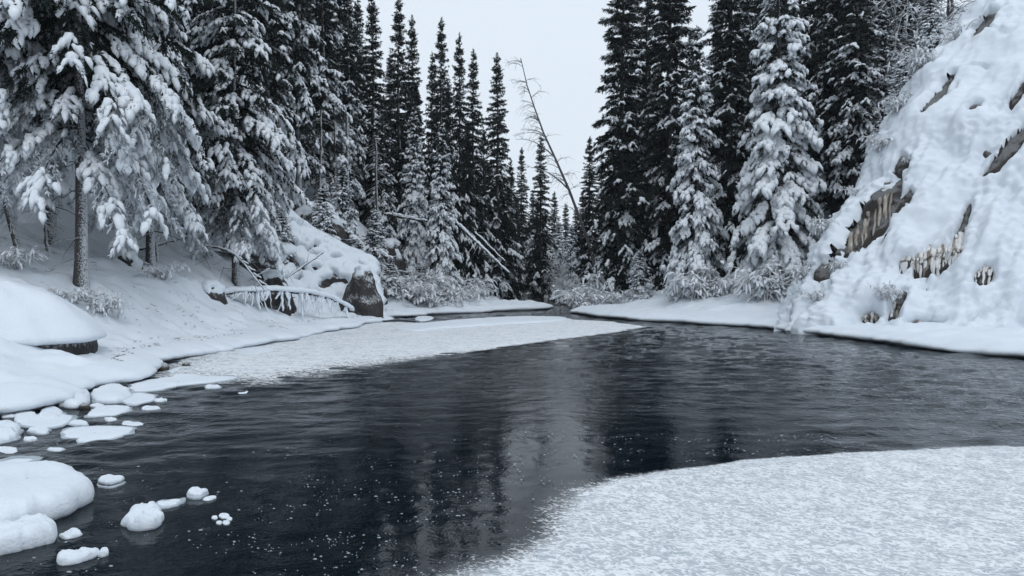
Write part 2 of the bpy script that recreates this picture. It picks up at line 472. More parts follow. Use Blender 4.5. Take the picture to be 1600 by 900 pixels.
# floating flecks of foam, uncountable
rg = np.random.default_rng(5)
fp = []
for n, cx, cy, sx, sy in ((420, 0.0, 8.0, 1.8, 1.2), (480, -1.2, 7.0, 1.3, 1.0), (650, 3.0, 9.9, 1.6, 0.5), (220, 2.0, 12, 4, 2.5), (120, -4, 8.5, 2, 1.6), (300, -1.3, 6.0, 1.0, .4)):
    q = rg.normal(size=(n, 2)) * (sx, sy) + (cx, cy); fp.append(q)
fp = np.concatenate(fp)
fp = fp[(fp[:, 0] > -6.8) & (fp[:, 1] > 4) & (fp[:, 1] < 26) & (fp[:, 0] < 11)]
fp = fp[sd_poly(fp[:, 0], fp[:, 1], polyA) < 0.25]
fp = fp[gnoise(xyz(fp[:, 0] * 0.9 + fp[:, 1] * .3, fp[:, 1] * 2.2, 0), 47) + 0.5 * gnoise(xyz(fp[:, 0] * 3, fp[:, 1] * 6, 0), 48) > 0.0]
sz = (0.0025 + 0.008 * rg.random(len(fp)) ** 4)
an = np.arange(6) * math.pi / 3
rr = sz[:, None] * (0.7 + 0.6 * rg.random((len(fp), 6)))
fv = np.stack([fp[:, :1] + rr * np.cos(an) * 1.7, fp[:, 1:] + rr * np.sin(an) * 0.9, np.full((len(fp), 6), 0.0)], -1)
fz = np.interp(fp[:, 1], [0, 30], [0.012, 0.03])
fv[..., 2] = fz[:, None]
top = fv.copy(); top[..., 2] += 0.006; top[..., :2] = fp[:, None] + (fv[..., :2] - fp[:, None]) * 0.6
nF = len(fp); b0 = np.arange(nF)[:, None] * 12
sideF = np.concatenate([np.stack([b0[:, 0] + k, b0[:, 0] + (k + 1) % 6, b0[:, 0] + 6 + (k + 1) % 6, b0[:, 0] + 6 + k], -1) for k in range(6)])
topF = b0 + 6 + np.arange(6)[None]
tag(link('foam_flecks', make_mesh('foam_flecks', np.concatenate([fv, top], 1).reshape(-1, 3), [sideF, topF], FLECK)),
    'small white foam flecks drifting on the dark water', 'foam', kind='stuff')

# ------------------------------------------------------------------ rocks and snow in two layers
def two_layer(name, P, thick, rockmat, label, cat, nblur=6, group=None, loc=None, closed=False, parent=None, kind=None):
    """P: rock surface grid; snow lies over it where thick > 0 and dips under the rock where it is < 0"""
    loc = np.asarray(loc if loc is not None else P.reshape(-1, 3).min(0) * .5 + P.reshape(-1, 3).max(0) * .5)
    N = grid_normals(blur(P, 3))
    S = blur(P, nblur) + N * np.clip(thick, -0.25, 9)[..., None]
    root = empty(name, loc)
    tag(root, label, cat, group, kind)
    F = grid_faces(P.shape[0], P.shape[1])
    link('rock', make_mesh('rock', (P - loc).reshape(-1, 3), F, rockmat), root)
    keep = (blur(thick, 2) > -0.2).ravel()
    Fs = F[keep[F].all(1)]
    us = np.unique(Fs); idx = -np.ones(P.shape[0] * P.shape[1], int); idx[us] = np.arange(len(us))
    link('snow', make_mesh('snow', (S - loc).reshape(-1, 3)[us], idx[Fs], SNOW), root)
    return root

# the cliff on the right
nu, nv = 310, 270
u = np.linspace(-0.55, 1.25, nu); v = np.linspace(-0.05, 1.0, nv)
U, Vv = np.meshgrid(u, v)
base_u = np.array([(-0.55, 15.5, 38.0), (-0.25, 12.6, 34.0), (-0.08, 10.7, 30.6), (0.0, 10.2, 28.6), (0.12, 11.2, 26.6), (0.3, 13.4, 25.0), (0.6, 17.0, 23.0), (1.25, 26.5, 18.5)])
bxu = np.interp(u, base_u[:, 0], base_u[:, 1]); byu = np.interp(u, base_u[:, 0], base_u[:, 2])
k9 = np.ones(41) / 41
bxu = np.convolve(np.pad(bxu, 20, 'edge'), k9, 'valid'); byu = np.convolve(np.pad(byu, 20, 'edge'), k9, 'valid')
HZ = Vv * 17.0
CX = bxu[None] + 0.69 * HZ + np.interp(HZ, [0, 3, 5.1, 8.2, 9.7, 11, 14.3, 17], [0, -0.35, 0.0, -0.25, 0.05, -0.1, 0.8, 2.0]); CY = byu[None] + 0.43 * HZ; CZ = 0.2 + HZ
CX = CX + 0.45; CY = CY + 1.3
P0 = np.stack([CX, CY, CZ], -1)
N0 = grid_normals(P0)
q2 = xyz(CX, CY, CZ)
swell = 0.85 * fbm(q2 * np.array([0.30, 0.30, 0.24]), 3, 71) + 0.25 * gnoise(q2 * 0.75, 74)
Pc = P0 + N0 * swell[..., None]
pxs = 800 + FPX * Pc[..., 0] / Pc[..., 1]; pys = HOR - FPX * (Pc[..., 2] - CAM_H) / Pc[..., 1]
lumpy = 0.42 + 0.85 * sstep(-0.2, 0.45, gnoise(q2 * 0.35, 79) + 0.4 * sstep(9, 2, CZ) + 0.25 * sstep(0.15, 0.4, U))
ld = np.array([0.69, 0.43, 1.0]); ld = ld / np.linalg.norm(ld)
qa = q2 - 0.72 * (q2 @ ld)[..., None] * ld
lump3 = 0.27 * gnoise(qa * 1.5, 75) + 0.20 * gnoise(qa * 3.0, 76) + 0.12 * gnoise(q2 * 5.0, 78) + 0.06 * fbm(q2 * np.array([2.2, 2.2, 1.0]), 3, 70, billow=True)
mk = np.zeros_like(swell)

edge = fbm((q2 - 0.6 * (q2 @ np.array([0.541, 0.337, 0.784]))[..., None] * np.array([0.541, 0.337, 0.784])) * 2.1, 3, 77, 0.55)
# bare patches on the face: centre, half sizes, tilt, strength (laid out on the face by where they show)
BARE = [(1362, 342, 72, 24, -50, 2.2), (1408, 256, 16, 11, -50, 1.8), (1285, 420, 24, 11, -35, 1.2), (1455, 402, 56, 20, -14, 1.0), (1502, 355, 52, 7, -72, 1.1), (1462, 147, 34, 9, -48, 1.8), (1572, 236, 52, 10, -46, 1.8), (1588, 148, 30, 8, -62, 1.6),
        (1400, 480, 34, 10, -70, 1.0), (1360, 494, 22, 9, 10, 0.9), (1450, 503, 32, 8, -5, 1.0), (1535, 36, 26, 7, -45, 1.3), (1518, 168, 12, 6, -30, 1.1), (1540, 428, 18, 14, -30, 0.8), (1328, 296, 10, 5, -45, 1.0)]
for cx, cy, a, b, tl, s in BARE:
    c_, s_ = math.cos(R_(tl)), math.sin(R_(tl))
    dx, dy = pxs - cx, pys - cy
    ex = (dx * c_ + dy * s_) / a; ey = (-dx * s_ + dy * c_) / b
    mk = np.maximum(mk, s * (1 - sstep(0.55, 1.35, np.hypot(ex, ey) + 0.95 * edge)))
qd = np.stack([q2[..., 0] - 0.6 * q2[..., 2], q2[..., 1], q2[..., 2] * 0.6], -1)
crev = 0.45 * (1 - sstep(0.02, 0.08, np.abs(gnoise(qd * 0.8, 171)))) * sstep(0.05, 0.35, gnoise(q2 * 0.9, 172))
mk = mk * (1.0 + 0.55 * gnoise(q2 * 2.2, 173))
mk = np.maximum(mk, 0.95 * crev)
mk = np.where(Vv < 0.02, 0, np.clip(mk, 0, 1.2))
Ds = swell + lump3 * lumpy + 0.10 - 0.55 * mk
rough_r = 0.16 * fbm(q2 * np.array([1.6, 1.6, 0.9]), 5, 72, 0.6) + 0.05 * fbm(q2 * np.array([4, 4, 1.6]), 3, 73)
Dr = swell - 0.42 + rough_r + 0.30 * np.clip(mk, 0, 1)
Pc = P0 + N0 * Dr[..., None]
Psn = P0 + N0 * Ds[..., None]
cliff_at = np.array([13, 26, 0.3])
cliff = tag(empty('cliff', cliff_at), 'steep snow-plastered rock cliff rising from the far bank', 'cliff')
Fc = grid_faces(nv, nu)
kr = ((Ds - Dr) < 0.45).ravel(); Fr = Fc[kr[Fc].any(1)]; ur = np.unique(Fr); ir = -np.ones(nu * nv, int); ir[ur] = np.arange(len(ur))
link('rock', make_mesh('rock', (Pc - cliff_at).reshape(-1, 3)[ur], ir[Fr], CLIFFROCK), cliff)
kp = ((Ds - Dr) > -0.4).ravel(); Fk = Fc[kp[Fc].all(1)]; uk = np.unique(Fk); ik = -np.ones(nu * nv, int); ik[uk] = np.arange(len(uk))
link('snow', make_mesh('snow', (Psn - cliff_at).reshape(-1, 3)[uk], ik[Fk], SNOW), cliff)
# hanging ice columns frozen to the bare patches
def cliff_point(px, py):
    k = np.argmin((pxs - px) ** 2 + (pys - py) ** 2 + 1e5 * (U < -0.05))
    return Pc.reshape(-1, 3)[k], N0.reshape(-1, 3)[k]
rgi = np.random.default_rng(12)
def ice_column(px, py, length, rad, mat):
    """a rib of ice running down the face; length in photo pixels"""
    k = 9
    t = np.linspace(0, 1, k)
    pts = []
    for ti in t:
        p, n = cliff_point(px - 3 * ti, py + length * ti)
        pts.append(p + n * 0.035)
    pts = np.array(pts); pts = np.concatenate([pts[:1], (pts[:-2] + pts[1:-1] * 2 + pts[2:]) / 4, pts[-1:]]) + rgi.normal(size=(k, 3)) * 0.01
    r = rad * (0.85 + 0.3 * np.sin(t * 3.0 + rgi.random()) + rgi.normal(size=k) * 0.10) * np.where(t > 0.93, 0.35, 1)
    Vt, Ft = tubes(pts[None], np.abs(r)[None], 6)
    link('ice_column', make_mesh('ice_column', Vt - cliff_at, Ft, mat), cliff)
for i in range(13):
    ice_column(1326 + i * 5.6 + rgi.normal() * 3, 362 - i * 5.2 + rgi.normal() * 6, 26 + rgi.random() * 34, 0.03 + 0.05 * rgi.random(), ICE_TAN)
for i in range(52):
    ice_column(1396 + i * 2.4 + rgi.normal() * 1.2, 386 - i * 0.5 + rgi.normal() * 7, 24 + rgi.random() * 36, 0.035 + 0.04 * rgi.random(), ICE_WHITE if i % 4 else ICE_TAN)
for i in range(11):
    ice_column(1515 + i * 4, 408 + rgi.normal() * 6, 18 + rgi.random() * 22, 0.045, ICE_WHITE)
for i in range(26):
    ice_column(1342 + i * 5.2 + rgi.normal() * 2, 478 + rgi.normal() * 7, 14 + rgi.random() * 18, 0.05, ICE_TAN if i % 3 == 0 else ICE_WHITE)

# the outcrop on the left bank: a wedge of rock with snow on every ledge
def mound_grid(cx, cy, rx, ry, rot, hfun, n=150, m=150, rough=0.25, seed=1, fr=0.6):
    a = np.linspace(-1.25, 1.25, n); b = np.linspace(-1.25, 1.25, m)
    A, B = np.meshgrid(a, b)
    X = cx + math.cos(rot) * A * rx - math.sin(rot) * B * ry
    Y = cy + math.sin(rot) * A * rx + math.cos(rot) * B * ry
    Z = hfun(A, B)
    P = xyz(X, Y, Z)
    Nn = grid_normals(P)
    d = fbm(P * fr, 4, seed, billow=True) * 0.6 + fbm(P * fr * 2.7, 4, seed + 9) * 0.5
    return P + Nn * (d * rough)[..., None]

def slope_thick(P, T, lo=0.3, hi=0.7, seed=3, nb=4, amp=0.25):
    nz = grid_normals(blur(P, nb))[..., 2]
    n = fbm(P * 1.6, 3, seed)
    return T * (sstep(lo, hi, nz + amp * n) * 1.5 - 0.5) + 0.05 * fbm(P * 2.5, 2, seed + 1)

def outcrop_h(A, B):
    ridge = np.interp(A, [-1.3, -0.6, 0.0, 0.5, 0.85, 0.95, 1.04, 1.25], [8.6, 7.0, 5.3, 4.0, 3.2, 2.8, 0.2, -1.0])
    s = sstep(-1.1, 0.55, B)
    return s * ridge * np.where(B > 0.7, 1 - 0.2 * (B - 0.7), 1) - 0.2
Po = mound_grid(-10.9, 37.6, 4.6, 2.9, R_(14), outcrop_h, 200, 170, 0.6, 81, 0.38)
two_layer('rock_outcrop', Po, slope_thick(Po, 0.36, 0.22, 0.56, 83, 3, 0.45), ROCK, 'big snow-capped rock outcrop with a dark bare end by the left bank', 'rock', 18)

def boulder(px, py, Y, rx, ry, h, seed, label, T=0.16, group='snow-capped boulders on the left slope', z=None, lo=0.3, hi=0.7, n=60):
    p = at(px, py, Y)
    zb = ground(p[0], p[1]) if z is None else z
    f = lambda A, B: zb - 0.35 + (h + 0.35) * np.clip(1 - np.clip(np.abs(A) ** 2.6 + np.abs(B) ** 2.6, 0, 1.4), -0.3, 1) ** 1 * 1.0
    Pm = mound_grid(p[0], Y, rx, ry, seed * 0.7, f, n, n, 0.22 * min(rx, 1.2), 200 + seed, 0.9 / max(rx, 0.5))
    return two_layer('boulder', Pm, slope_thick(Pm, T, lo, hi, seed), ROCK, label, 'boulder', 3, group, loc=(p[0], Y, zb))

boulder(566, 470, 36.4, 1.35, 1.0, 2.2, 12, 'big dark bare boulder at the waterside end of the outcrop', 0.16, lo=0.55, hi=0.85)
boulder(318, 330, 33, 1.5, 1.2, 1.9, 3, 'dark overhanging boulder behind the bare-trunked spruce', 0.16)
boulder(345, 300, 36, 1.6, 1.2, 2.2, 4, 'tall dark boulder high on the slope beside the dead branches', 0.16)
boulder(495, 305, 43.0, 1.6, 1.2, 1.3, 5, 'dark cave-like boulder above the outcrop under slim trunks', 0.2)
boulder(330, 440, 27.5, 0.6, 0.5, 0.5, 6, 'small dark boulder beside the ice-fringed log', 0.12)
boulder(540, 335, 42, 1.2, 0.8, 1.1, 21, 'dark ledge of rock below the two slim bare trunks', 0.14, lo=.45, hi=.8)
boulder(478, 355, 39.5, 1.1, 0.9, 1.2, 22, 'dark rock ledge breaking through the outcrop snow', 0.14, lo=.45, hi=.8)
boulder(425, 335, 37.5, 1.2, 0.9, 1.4, 23, 'dark rock ledge at the upper left of the outcrop', 0.14, lo=.45, hi=.8)
boulder(585, 372, 42, 0.9, 0.7, 1.0, 24, 'small dark ledge above the waterside boulder', 0.12, lo=.45, hi=.8)
boulder(285, 350, 32, 1.2, 0.8, 1.0, 25, 'dark ledge on the slope behind the frosted spruce', 0.12, lo=.45, hi=.8)
boulder(250, 318, 34.5, 1.3, 0.9, 1.3, 26, 'dark snow-topped ledge high behind the frosted boughs', 0.12, lo=.45, hi=.8)
boulder(400, 395, 33, 1.2, 0.8, 1.2, 27, 'dark ledge just right of the bare-branched spruce trunk', 0.12, lo=.45, hi=.8)
boulder(430, 440, 31, 1.1, 0.8, 1.2, 7, 'dark boulder behind the ice-fringed log', 0.14)
boulder(610, 350, 49, 1.0, 0.9, 1.3, 8, 'dark boulder under the fallen log on the far slope', 0.2)
boulder(200, 402, 26, 0.5, 0.4, 0.35, 9, 'low boulder half buried in the slope between trunks', 0.1)

# ------------------------------------------------------------------ floes and snow-capped stones in the water
def floe(name, outline, h, seed, label, cat, group=None, rim=False, zb=-0.03, lumps=0.25, stone=0, dome=False, base_z=0.0):
    o = np.array([p[:2] for p in outline], float)
    c = o.mean(0)
    # resample smooth closed outline
    t = np.linspace(0, len(o), 72, endpoint=False)
    i = np.floor(t).astype(int); f = (t - i)[:, None]
    p0, p1, p2, p3 = (o[(i + k) % len(o)] for k in (-1, 0, 1, 2))
    q = 0.5 * ((2 * p1) + (-p0 + p2) * f + (2 * p0 - 5 * p1 + 4 * p2 - p3) * f ** 2 + (-p0 + 3 * p1 - 3 * p2 + p3) * f ** 3)
    size = np.hypot(*(o.max(0) - o.min(0)))
    if h < 0.1: h = h * 0.7
    q = c + (q - c) * (1 + 0.16 * fbm(xyz(q[:, 0] * 5 / size, q[:, 1] * 5 / size, seed), 3, 300 + seed))[:, None] 
    q = q + 0.02 * size * np.stack([gnoise(xyz(q[:, 0] * 20 / size, q[:, 1] * 20 / size, 1), 310 + seed), gnoise(xyz(q[:, 0] * 20 / size, q[:, 1] * 20 / size, 2), 320 + seed)], -1)
    prof = [(0.90, zb), (0.955, 0.02), (0.995, 0.12), (1.0, 0.32), (0.985, 0.52), (0.95, 0.70), (0.89, 0.84), (0.80, 0.93), (0.68, 0.98), (0.54, 1.0), (0.40, 1.0), (0.27, 1.0), (0.14, 1.0), (0.02, 1.0)]
    if dome:
        prof = [(0.88, 0.0), (0.95, 0.005), (0.985, 0.03)] + [(q_, 0.06 + 0.94 * (1 - q_ ** 2.3) ** 0.8) for q_ in (1.0, 0.985, 0.96, 0.92, 0.86, 0.78, 0.68, 0.56, 0.42, 0.28, 0.14, 0.02)]
    rows = []
    for s, zz in prof:
        w = c + (q - c) * s
        z = (zz * h if zz > 0 else zz) + 0 * q[:, 0]
        if zz > 0:
            z = z * (1 + lumps * fbm(xyz(w[:, 0] * 4.5 / size ** .6, w[:, 1] * 4.5 / size ** .6, seed), 4, 330 + seed) * 2.2)
        rows.append(xyz(w[:, 0] - c[0], w[:, 1] - c[1], z))
    P = np.stack(rows, 0)
    root = link(name, make_mesh(name, P.reshape(-1, 3), grid_faces(len(prof), 72, wrap=True), SNOW))
    root.location = (c[0], c[1], base_z)
    if rim:
        ro = q + (q - c) * 0.10 + 0.05 * size * np.stack([gnoise(xyz(q[:, 0] * 5 / size, q[:, 1] * 5 / size, 7), 340 + seed), 0 * q[:, 0]], -1)
        rr = [xyz((c + (ro - c) * s)[:, 0] - c[0], (c + (ro - c) * s)[:, 1] - c[1], z) for s, z in ((0.96, -0.03), (1.0, 0.006), (0.99, 0.022), (0.7, 0.026))]
        link('ice_rim', make_mesh('ice_rim', np.stack(rr).reshape(-1, 3), grid_faces(4, 72, wrap=True), ICE_RIM), root)
    if stone:
        a = np.linspace(0, 2 * math.pi, 24, endpoint=False)
        so = [(0.95, -0.1), (1.02, 0.0), (0.98, stone * .5), (0.8, stone * 0.95), (0.3, stone)] if not dome else [(0.90, -0.8), (0.95, -0.3), (0.93, 0.0), (0.88, 0.1), (0.5, 0.2)]
        qq = q[::3]
        rr = []
        for s, z in so:
            w = (qq - c) * s * (1 + 0.06 * gnoise(xyz(qq[:, 0] * 9 / size, qq[:, 1] * 9 / size, z * 9), 350 + seed))[:, None]
            rr.append(xyz(w[:, 0], w[:, 1], z))
        link('stone', make_mesh('stone', np.stack(rr).reshape(-1, 3), grid_faces(5, len(qq), wrap=True), ROCK), root)
        if not dome:
            for vtx in root.data.vertices: vtx.co.z += stone * 0.6
    return tag(root, label, cat, group)

def W(pts, z=0.0): return [on(x, y, z) for x, y in pts]

floe('snow_shelf', W([(612, 515), (650, 509), (700, 504), (760, 499), (830, 497), (885, 497), (893, 500), (850, 505), (780, 509), (700, 515), (650, 519)]), 0.14, 1, 'flat white snow shelf lying across the far end of the pool', 'snow shelf', lumps=.15)
floe('boulder', [(-12.3 + 3.0 * math.cos(a), 17.1 + 1.9 * math.sin(a)) for a in np.arange(12) * math.pi / 6], 1.45, 95, 'large boulder under a smooth deep dome of snow at the left edge', 'boulder', lumps=.10, stone=.2, dome=True, base_z=0.72)
FG = 'snowy ice floes along the left bank'
floe('ice_floe', W([(205, 602), (250, 592), (310, 589), (372, 591), (340, 598), (285, 604), (240, 612), (205, 613)]), 0.06, 2, 'long pointed flat floe reaching out from the left bank', 'ice floe', FG, True, lumps=.1)
floe('ice_floe', W([(140, 622), (150, 612), (175, 606), (196, 611), (202, 624), (180, 631), (150, 630)]), 0.11, 3, 'domed snowy floe behind the long pointed floe', 'ice floe', FG, True)
floe('ice_floe', W([(192, 622), (215, 616), (240, 620), (236, 628), (210, 634), (192, 631)]), 0.05, 4, 'thin flat floe just below the domed floe', 'ice floe', FG, True)
floe('ice_floe', W([(136, 650), (150, 641), (178, 637), (203, 640), (185, 650), (160, 653), (138, 653)]), 0.09, 5, 'oval floe with rounded snow cap between the domed floe and the broad floe', 'ice floe', FG, True)
floe('ice_floe', W([(96, 684), (108, 672), (150, 669), (204, 671), (198, 680), (165, 690), (125, 694), (118, 688)]), 0.06, 6, 'broad jagged floe lying alone farther out from the bank', 'ice floe', FG, True, lumps=.3)
floe('ice_floe', W([(185, 663), (197, 660), (222, 664), (214, 667), (190, 667)]), 0.04, 7, 'tiny thin floe just beyond the broad jagged floe', 'ice floe', FG, False)
floe('ice_floe', W([(28, 664), (50, 651), (90, 648), (112, 655), (100, 666), (70, 671), (48, 670)]), 0.05, 8, 'flat floe tucked in front of the rounded shore snow', 'ice floe', FG, True, lumps=.3)
floe('ice_floe', W([(88, 636), (98, 622), (116, 612), (134, 618), (138, 632), (120, 640), (100, 640)]), 0.15, 9, 'plump snow hump beside the bank at the waterline', 'snow mound', FG)
floe('ice_floe', W([(-30, 694), (-20, 672), (10, 666), (27, 674), (26, 685), (5, 693)]), 0.12, 10, 'blocky snow floe cut off by the left edge of the view', 'ice floe', FG, True)
floe('ice_floe', W([(58, 655), (64, 643), (80, 638), (94, 645), (92, 655), (75, 660)]), 0.08, 11, 'small rounded snow cap next to the plump hump', 'ice floe', FG)
floe('ice_floe', W([(20, 660), (24, 646), (40, 644), (54, 650), (50, 660), (34, 664)]), 0.07, 12, 'small snow lump close under the bank at the left edge', 'ice floe', FG)
floe('ice_floe', W([(104, 604), (130, 599), (160, 598), (196, 594), (190, 602), (150, 607), (118, 610)]), 0.05, 13, 'narrow slab of snowy ice pressed against the bank', 'ice floe', FG, True, lumps=.3)
floe('ice_floe', W([(258, 582), (280, 574), (310, 571), (328, 574), (310, 580), (280, 586)]), 0.04, 14, 'pale thin floe beyond the long pointed floe', 'ice floe', FG, True, lumps=.3)
floe('ice_floe', W([(268, 590), (284, 587), (306, 588), (300, 593), (275, 594)]), 0.07, 15, 'narrow floe on top of the base of the long pointed floe', 'ice floe', FG)
floe('ice_floe', W([(365, 551), (385, 546), (415, 545), (432, 549), (410, 555), (380, 556)]), 0.09, 16, 'crumbled floe by the dark gap under the bank', 'ice floe', FG, lumps=.6)
floe('ice_floe', W([(370, 613), (374, 611), (386, 612), (385, 615), (373, 616)]), 0.02, 17, 'tiny lone floe out on the open water past the pointed floe', 'ice floe', FG)
floe('ice_floe', W([(-30, 736), (10, 719), (58, 718), (45, 728), (10, 736), (-20, 742)]), 0.03, 18, 'thin glassy floe just behind the big near snow mound', 'ice floe', FG, True)
SG = 'snow mounds and snowy stones in the near water'
floe('snow_mound', W([(-120, 800), (-60, 762), (0, 752), (60, 750), (100, 758), (134, 778), (138, 788), (118, 803), (85, 816), (50, 828), (20, 834), (-60, 840)]), 0.26, 21, 'biggest smooth snow mound at the left edge of the near water', 'snow mound', SG, lumps=.12)
floe('snow_mound', W([(-60, 880), (-40, 848), (10, 840), (50, 834), (74, 832), (86, 840), (82, 850), (62, 856), (40, 862), (0, 872)]), 0.17, 22, 'lumpy snow mound in front of the biggest one at the left edge', 'snow mound', SG, lumps=.3)
floe('snow_mound', W([(88, 842), (100, 836), (118, 834), (124, 839), (112, 844), (98, 846)]), 0.05, 23, 'small snow scrap at the tip of the lumpy mound', 'snow mound', SG, lumps=.6)
floe('snow_mound', W([(186, 822), (200, 814), (212, 808), (238, 806), (251, 812), (250, 822), (236, 830), (212, 833), (198, 830)]), 0.11, 24, 'knobbly round snow cake alone on the dark water', 'snow mound', SG, lumps=.6)
floe('snow_mound', W([(84, 882), (92, 873), (118, 868), (148, 868), (146, 874), (130, 880), (110, 886), (92, 888)]), 0.09, 25, 'knobbly oval snow cake nearest the bottom edge', 'snow mound', SG, lumps=.5)
floe('snow_mound', W([(148, 872), (152, 866), (164, 864), (166, 870), (156, 874)]), 0.05, 26, 'bits of snow trailing off the cake nearest the bottom edge', 'snow mound', SG, lumps=.8)
floe('snowy_stone', W([(152, 762), (155, 756), (168, 753), (180, 756), (192, 757), (180, 762), (166, 765)]), 0.07, 27, 'dark stone with a small snow cap beyond the snow cakes', 'stone', SG, True, stone=.06)
floe('snowy_stone', W([(291, 778), (295, 772), (306, 770), (314, 773), (322, 774), (312, 780), (298, 781)]), 0.06, 28, 'little snow-capped stone farthest from the left edge', 'stone', SG, True, stone=.035)
floe('ice_floe', W([(239, 794), (250, 787), (270, 785), (286, 783), (280, 790), (262, 796), (246, 797)]), 0.035, 29, 'thin bumpy floe between the knobbly cake and the little stone', 'ice floe', SG, True, lumps=.7)
floe('ice_floe', W([(315, 784), (320, 780), (334, 778), (335, 781), (324, 785)]), 0.03, 30, 'tiny floe touching the little snow-capped stone', 'ice floe', SG)
rgf = np.random.default_rng(44)
PG = 'broken ice scraps along the left bank'
for k, (cx, cy, r) in enumerate([(60, 676, 11), (232, 640, 9), (122, 664, 9), (215, 606, 8), (170, 660, 7), (8, 706, 12), (84, 706, 8), (250, 628, 6), (330, 606, 8), (12, 652, 8), (150, 636, 7), (262, 604, 9), (300, 579, 8), (338, 572, 9), (348, 561, 8), (225, 590, 7), (66, 664, 7), (44, 690, 7)]):
    floe('ice_scrap', W([(cx + r * (1.1 + 0.9 * rgf.random()) * math.cos(a), cy + r * (0.28 + 0.2 * rgf.random()) * math.sin(a)) for a in np.arange(8) * 0.785]), 0.03 + 0.05 * rgf.random(), 60 + k, 'thin broken ice scrap off the left bank', 'ice scrap', PG, k % 2 == 0, lumps=.4)
def shore_stone(px, py, r, h, seed, label):
    p = on(px, py); rgs = np.random.default_rng(seed)
    th_ = np.linspace(0, math.pi, 9)[:, None]; ph = np.linspace(0, 2 * math.pi, 16, endpoint=False)[None]
    S = np.stack([np.sin(th_) * np.cos(ph), np.sin(th_) * np.sin(ph), np.cos(th_) + 0 * ph], -1)
    S = S * (1 + 0.3 * gnoise(S * 1.6 + seed, seed))[..., None] * np.array([r, r * 0.8, h])
    o = link('shore_stone', make_mesh('shore_stone', S.reshape(-1, 3), grid_faces(9, 16, wrap=True), STONE)); o.location = (p[0], p[1], h * 0.3)
    tag(o, label, 'stone', 'bare stones at the left waterline')
STONE = mat_rock('wet_stone', (0.03, 0.024, 0.02, 1), (0.12, 0.10, 0.085, 1), 9.0, 0.6)
for a in ((20, 645, 0.10, 0.10, 1, 'small brown stone at the waterline by the left edge'), (224, 592, 0.14, 0.12, 2, 'small brown stone poking from the shore snow behind the pointed floe'), (252, 580, 0.16, 0.14, 3, 'dark stone under the snow lip where the bank turns'), (290, 574, 0.10, 0.10, 4, 'tiny dark stone among the pale thin floes'), (130, 640, 0.09, 0.08, 5, 'dark pebble in front of the plump hump')):
    shore_stone(*a)
CG = 'scraps of the small floe cluster'
for k, (cx, cy, r) in enumerate(((333, 812, 4), (348, 809, 7), (356, 814, 4), (340, 820, 4), (351, 820, 5))):
    floe('ice_scrap', W([(cx + r * 1.2 * math.cos(a), cy + r * 0.6 * math.sin(a)) for a in np.arange(7) * 0.9]), 0.025, 40 + k, 'white ice scrap in the small cluster right of the snow cakes', 'ice scrap', CG)
floe('ice_floe', W([(648, 500), (652, 497), (668, 496), (678, 498), (670, 502), (655, 503)]), 0.10, 46, 'small floe in the dark side channel before the outcrop', 'ice floe', None)

# ------------------------------------------------------------------ spruces
BLOB = None
def blob_template(na, nr):
    t = np.linspace(0, 1, nr + 2)[1:-1]
    rad = np.sin(math.pi * t ** 0.8) ** 0.6
    a = np.arange(na) * 2 * math.pi / na
    V = [(0.0, 0, 0)]
    for ti, ri in zip(t, rad):
        for ai in a:
            z = math.sin(ai) * ri
            V.append((ti, math.cos(ai) * ri, z if z > 0 else z * 0.35))
    V.append((1.0, 0, -0.05))
    F3 = []; F4 = []
    for k in range(na):
        F3.append((0, 1 + (k + 1) % na, 1 + k))
        e = 1 + (nr - 1) * na
        F3.append((len(V) - 1, e + k, e + (k + 1) % na))
        for j in range(nr - 1):
            b = 1 + j * na
            F4.append((b + k, b + (k + 1) % na, b + na + (k + 1) % na, b + na + k))
    return np.array(V), np.array(F3), np.array(F4)

def put_blobs(pos, dr, ln, w, h, bend, seed, na=6, nr=3, nz=0.03):
    TV, F3, F4 = blob_template(na, nr)
    x = unit(dr); y = unit(np.cross(np.array([0, 0, 1.0]), x)); z = np.cross(x, y)
    V = (pos[:, None] + x[:, None] * (TV[None, :, 0:1] * ln[:, None, None]) + y[:, None] * (TV[None, :, 1:2] * w[:, None, None])
         + z[:, None] * (TV[None, :, 2:3] * h[:, None, None]))
    V[..., 2] -= bend[:, None] * TV[None, :, 0] ** 2 * ln[:, None]
    V = V.reshape(-1, 3)
    n1 = gnoise(V * 5.5, seed); n2 = gnoise(V * 5.5 + 40, seed + 1); n3 = gnoise(V * 12 + 9, seed + 2)
    V = V + np.stack([n1, n2, n3 * 0.7 + n1 * 0.4], -1) * nz
    o = (np.arange(len(pos)) * len(TV))[:, None, None]
    return V, (F3[None] + o).reshape(-1, 3), (F4[None] + o).reshape(-1, 4)

def put_shoots(pos, dr, ln, wd, rg):
    N = len(pos)
    side = unit(np.cross(dr, rg.normal(size=(N, 3))))
    D = np.stack([dr, unit(dr + side * 0.75), unit(dr - side * 0.75)], 1)
    nrm = unit(np.cross(D, rg.normal(size=(N, 3, 3))))
    L = ln[:, None, None] * np.array([1.0, 0.8, 0.8])[None, :, None]
    p = np.broadcast_to(pos[:, None], D.shape)
    Vv = np.stack([p, p + D * L * 0.45 + nrm * wd[:, None, None] * 0.5, p + D * L, p + D * L * 0.45 - nrm * wd[:, None, None] * 0.5], 2)
    return Vv.reshape(-1, 3), np.arange(N * 12).reshape(-1, 4)

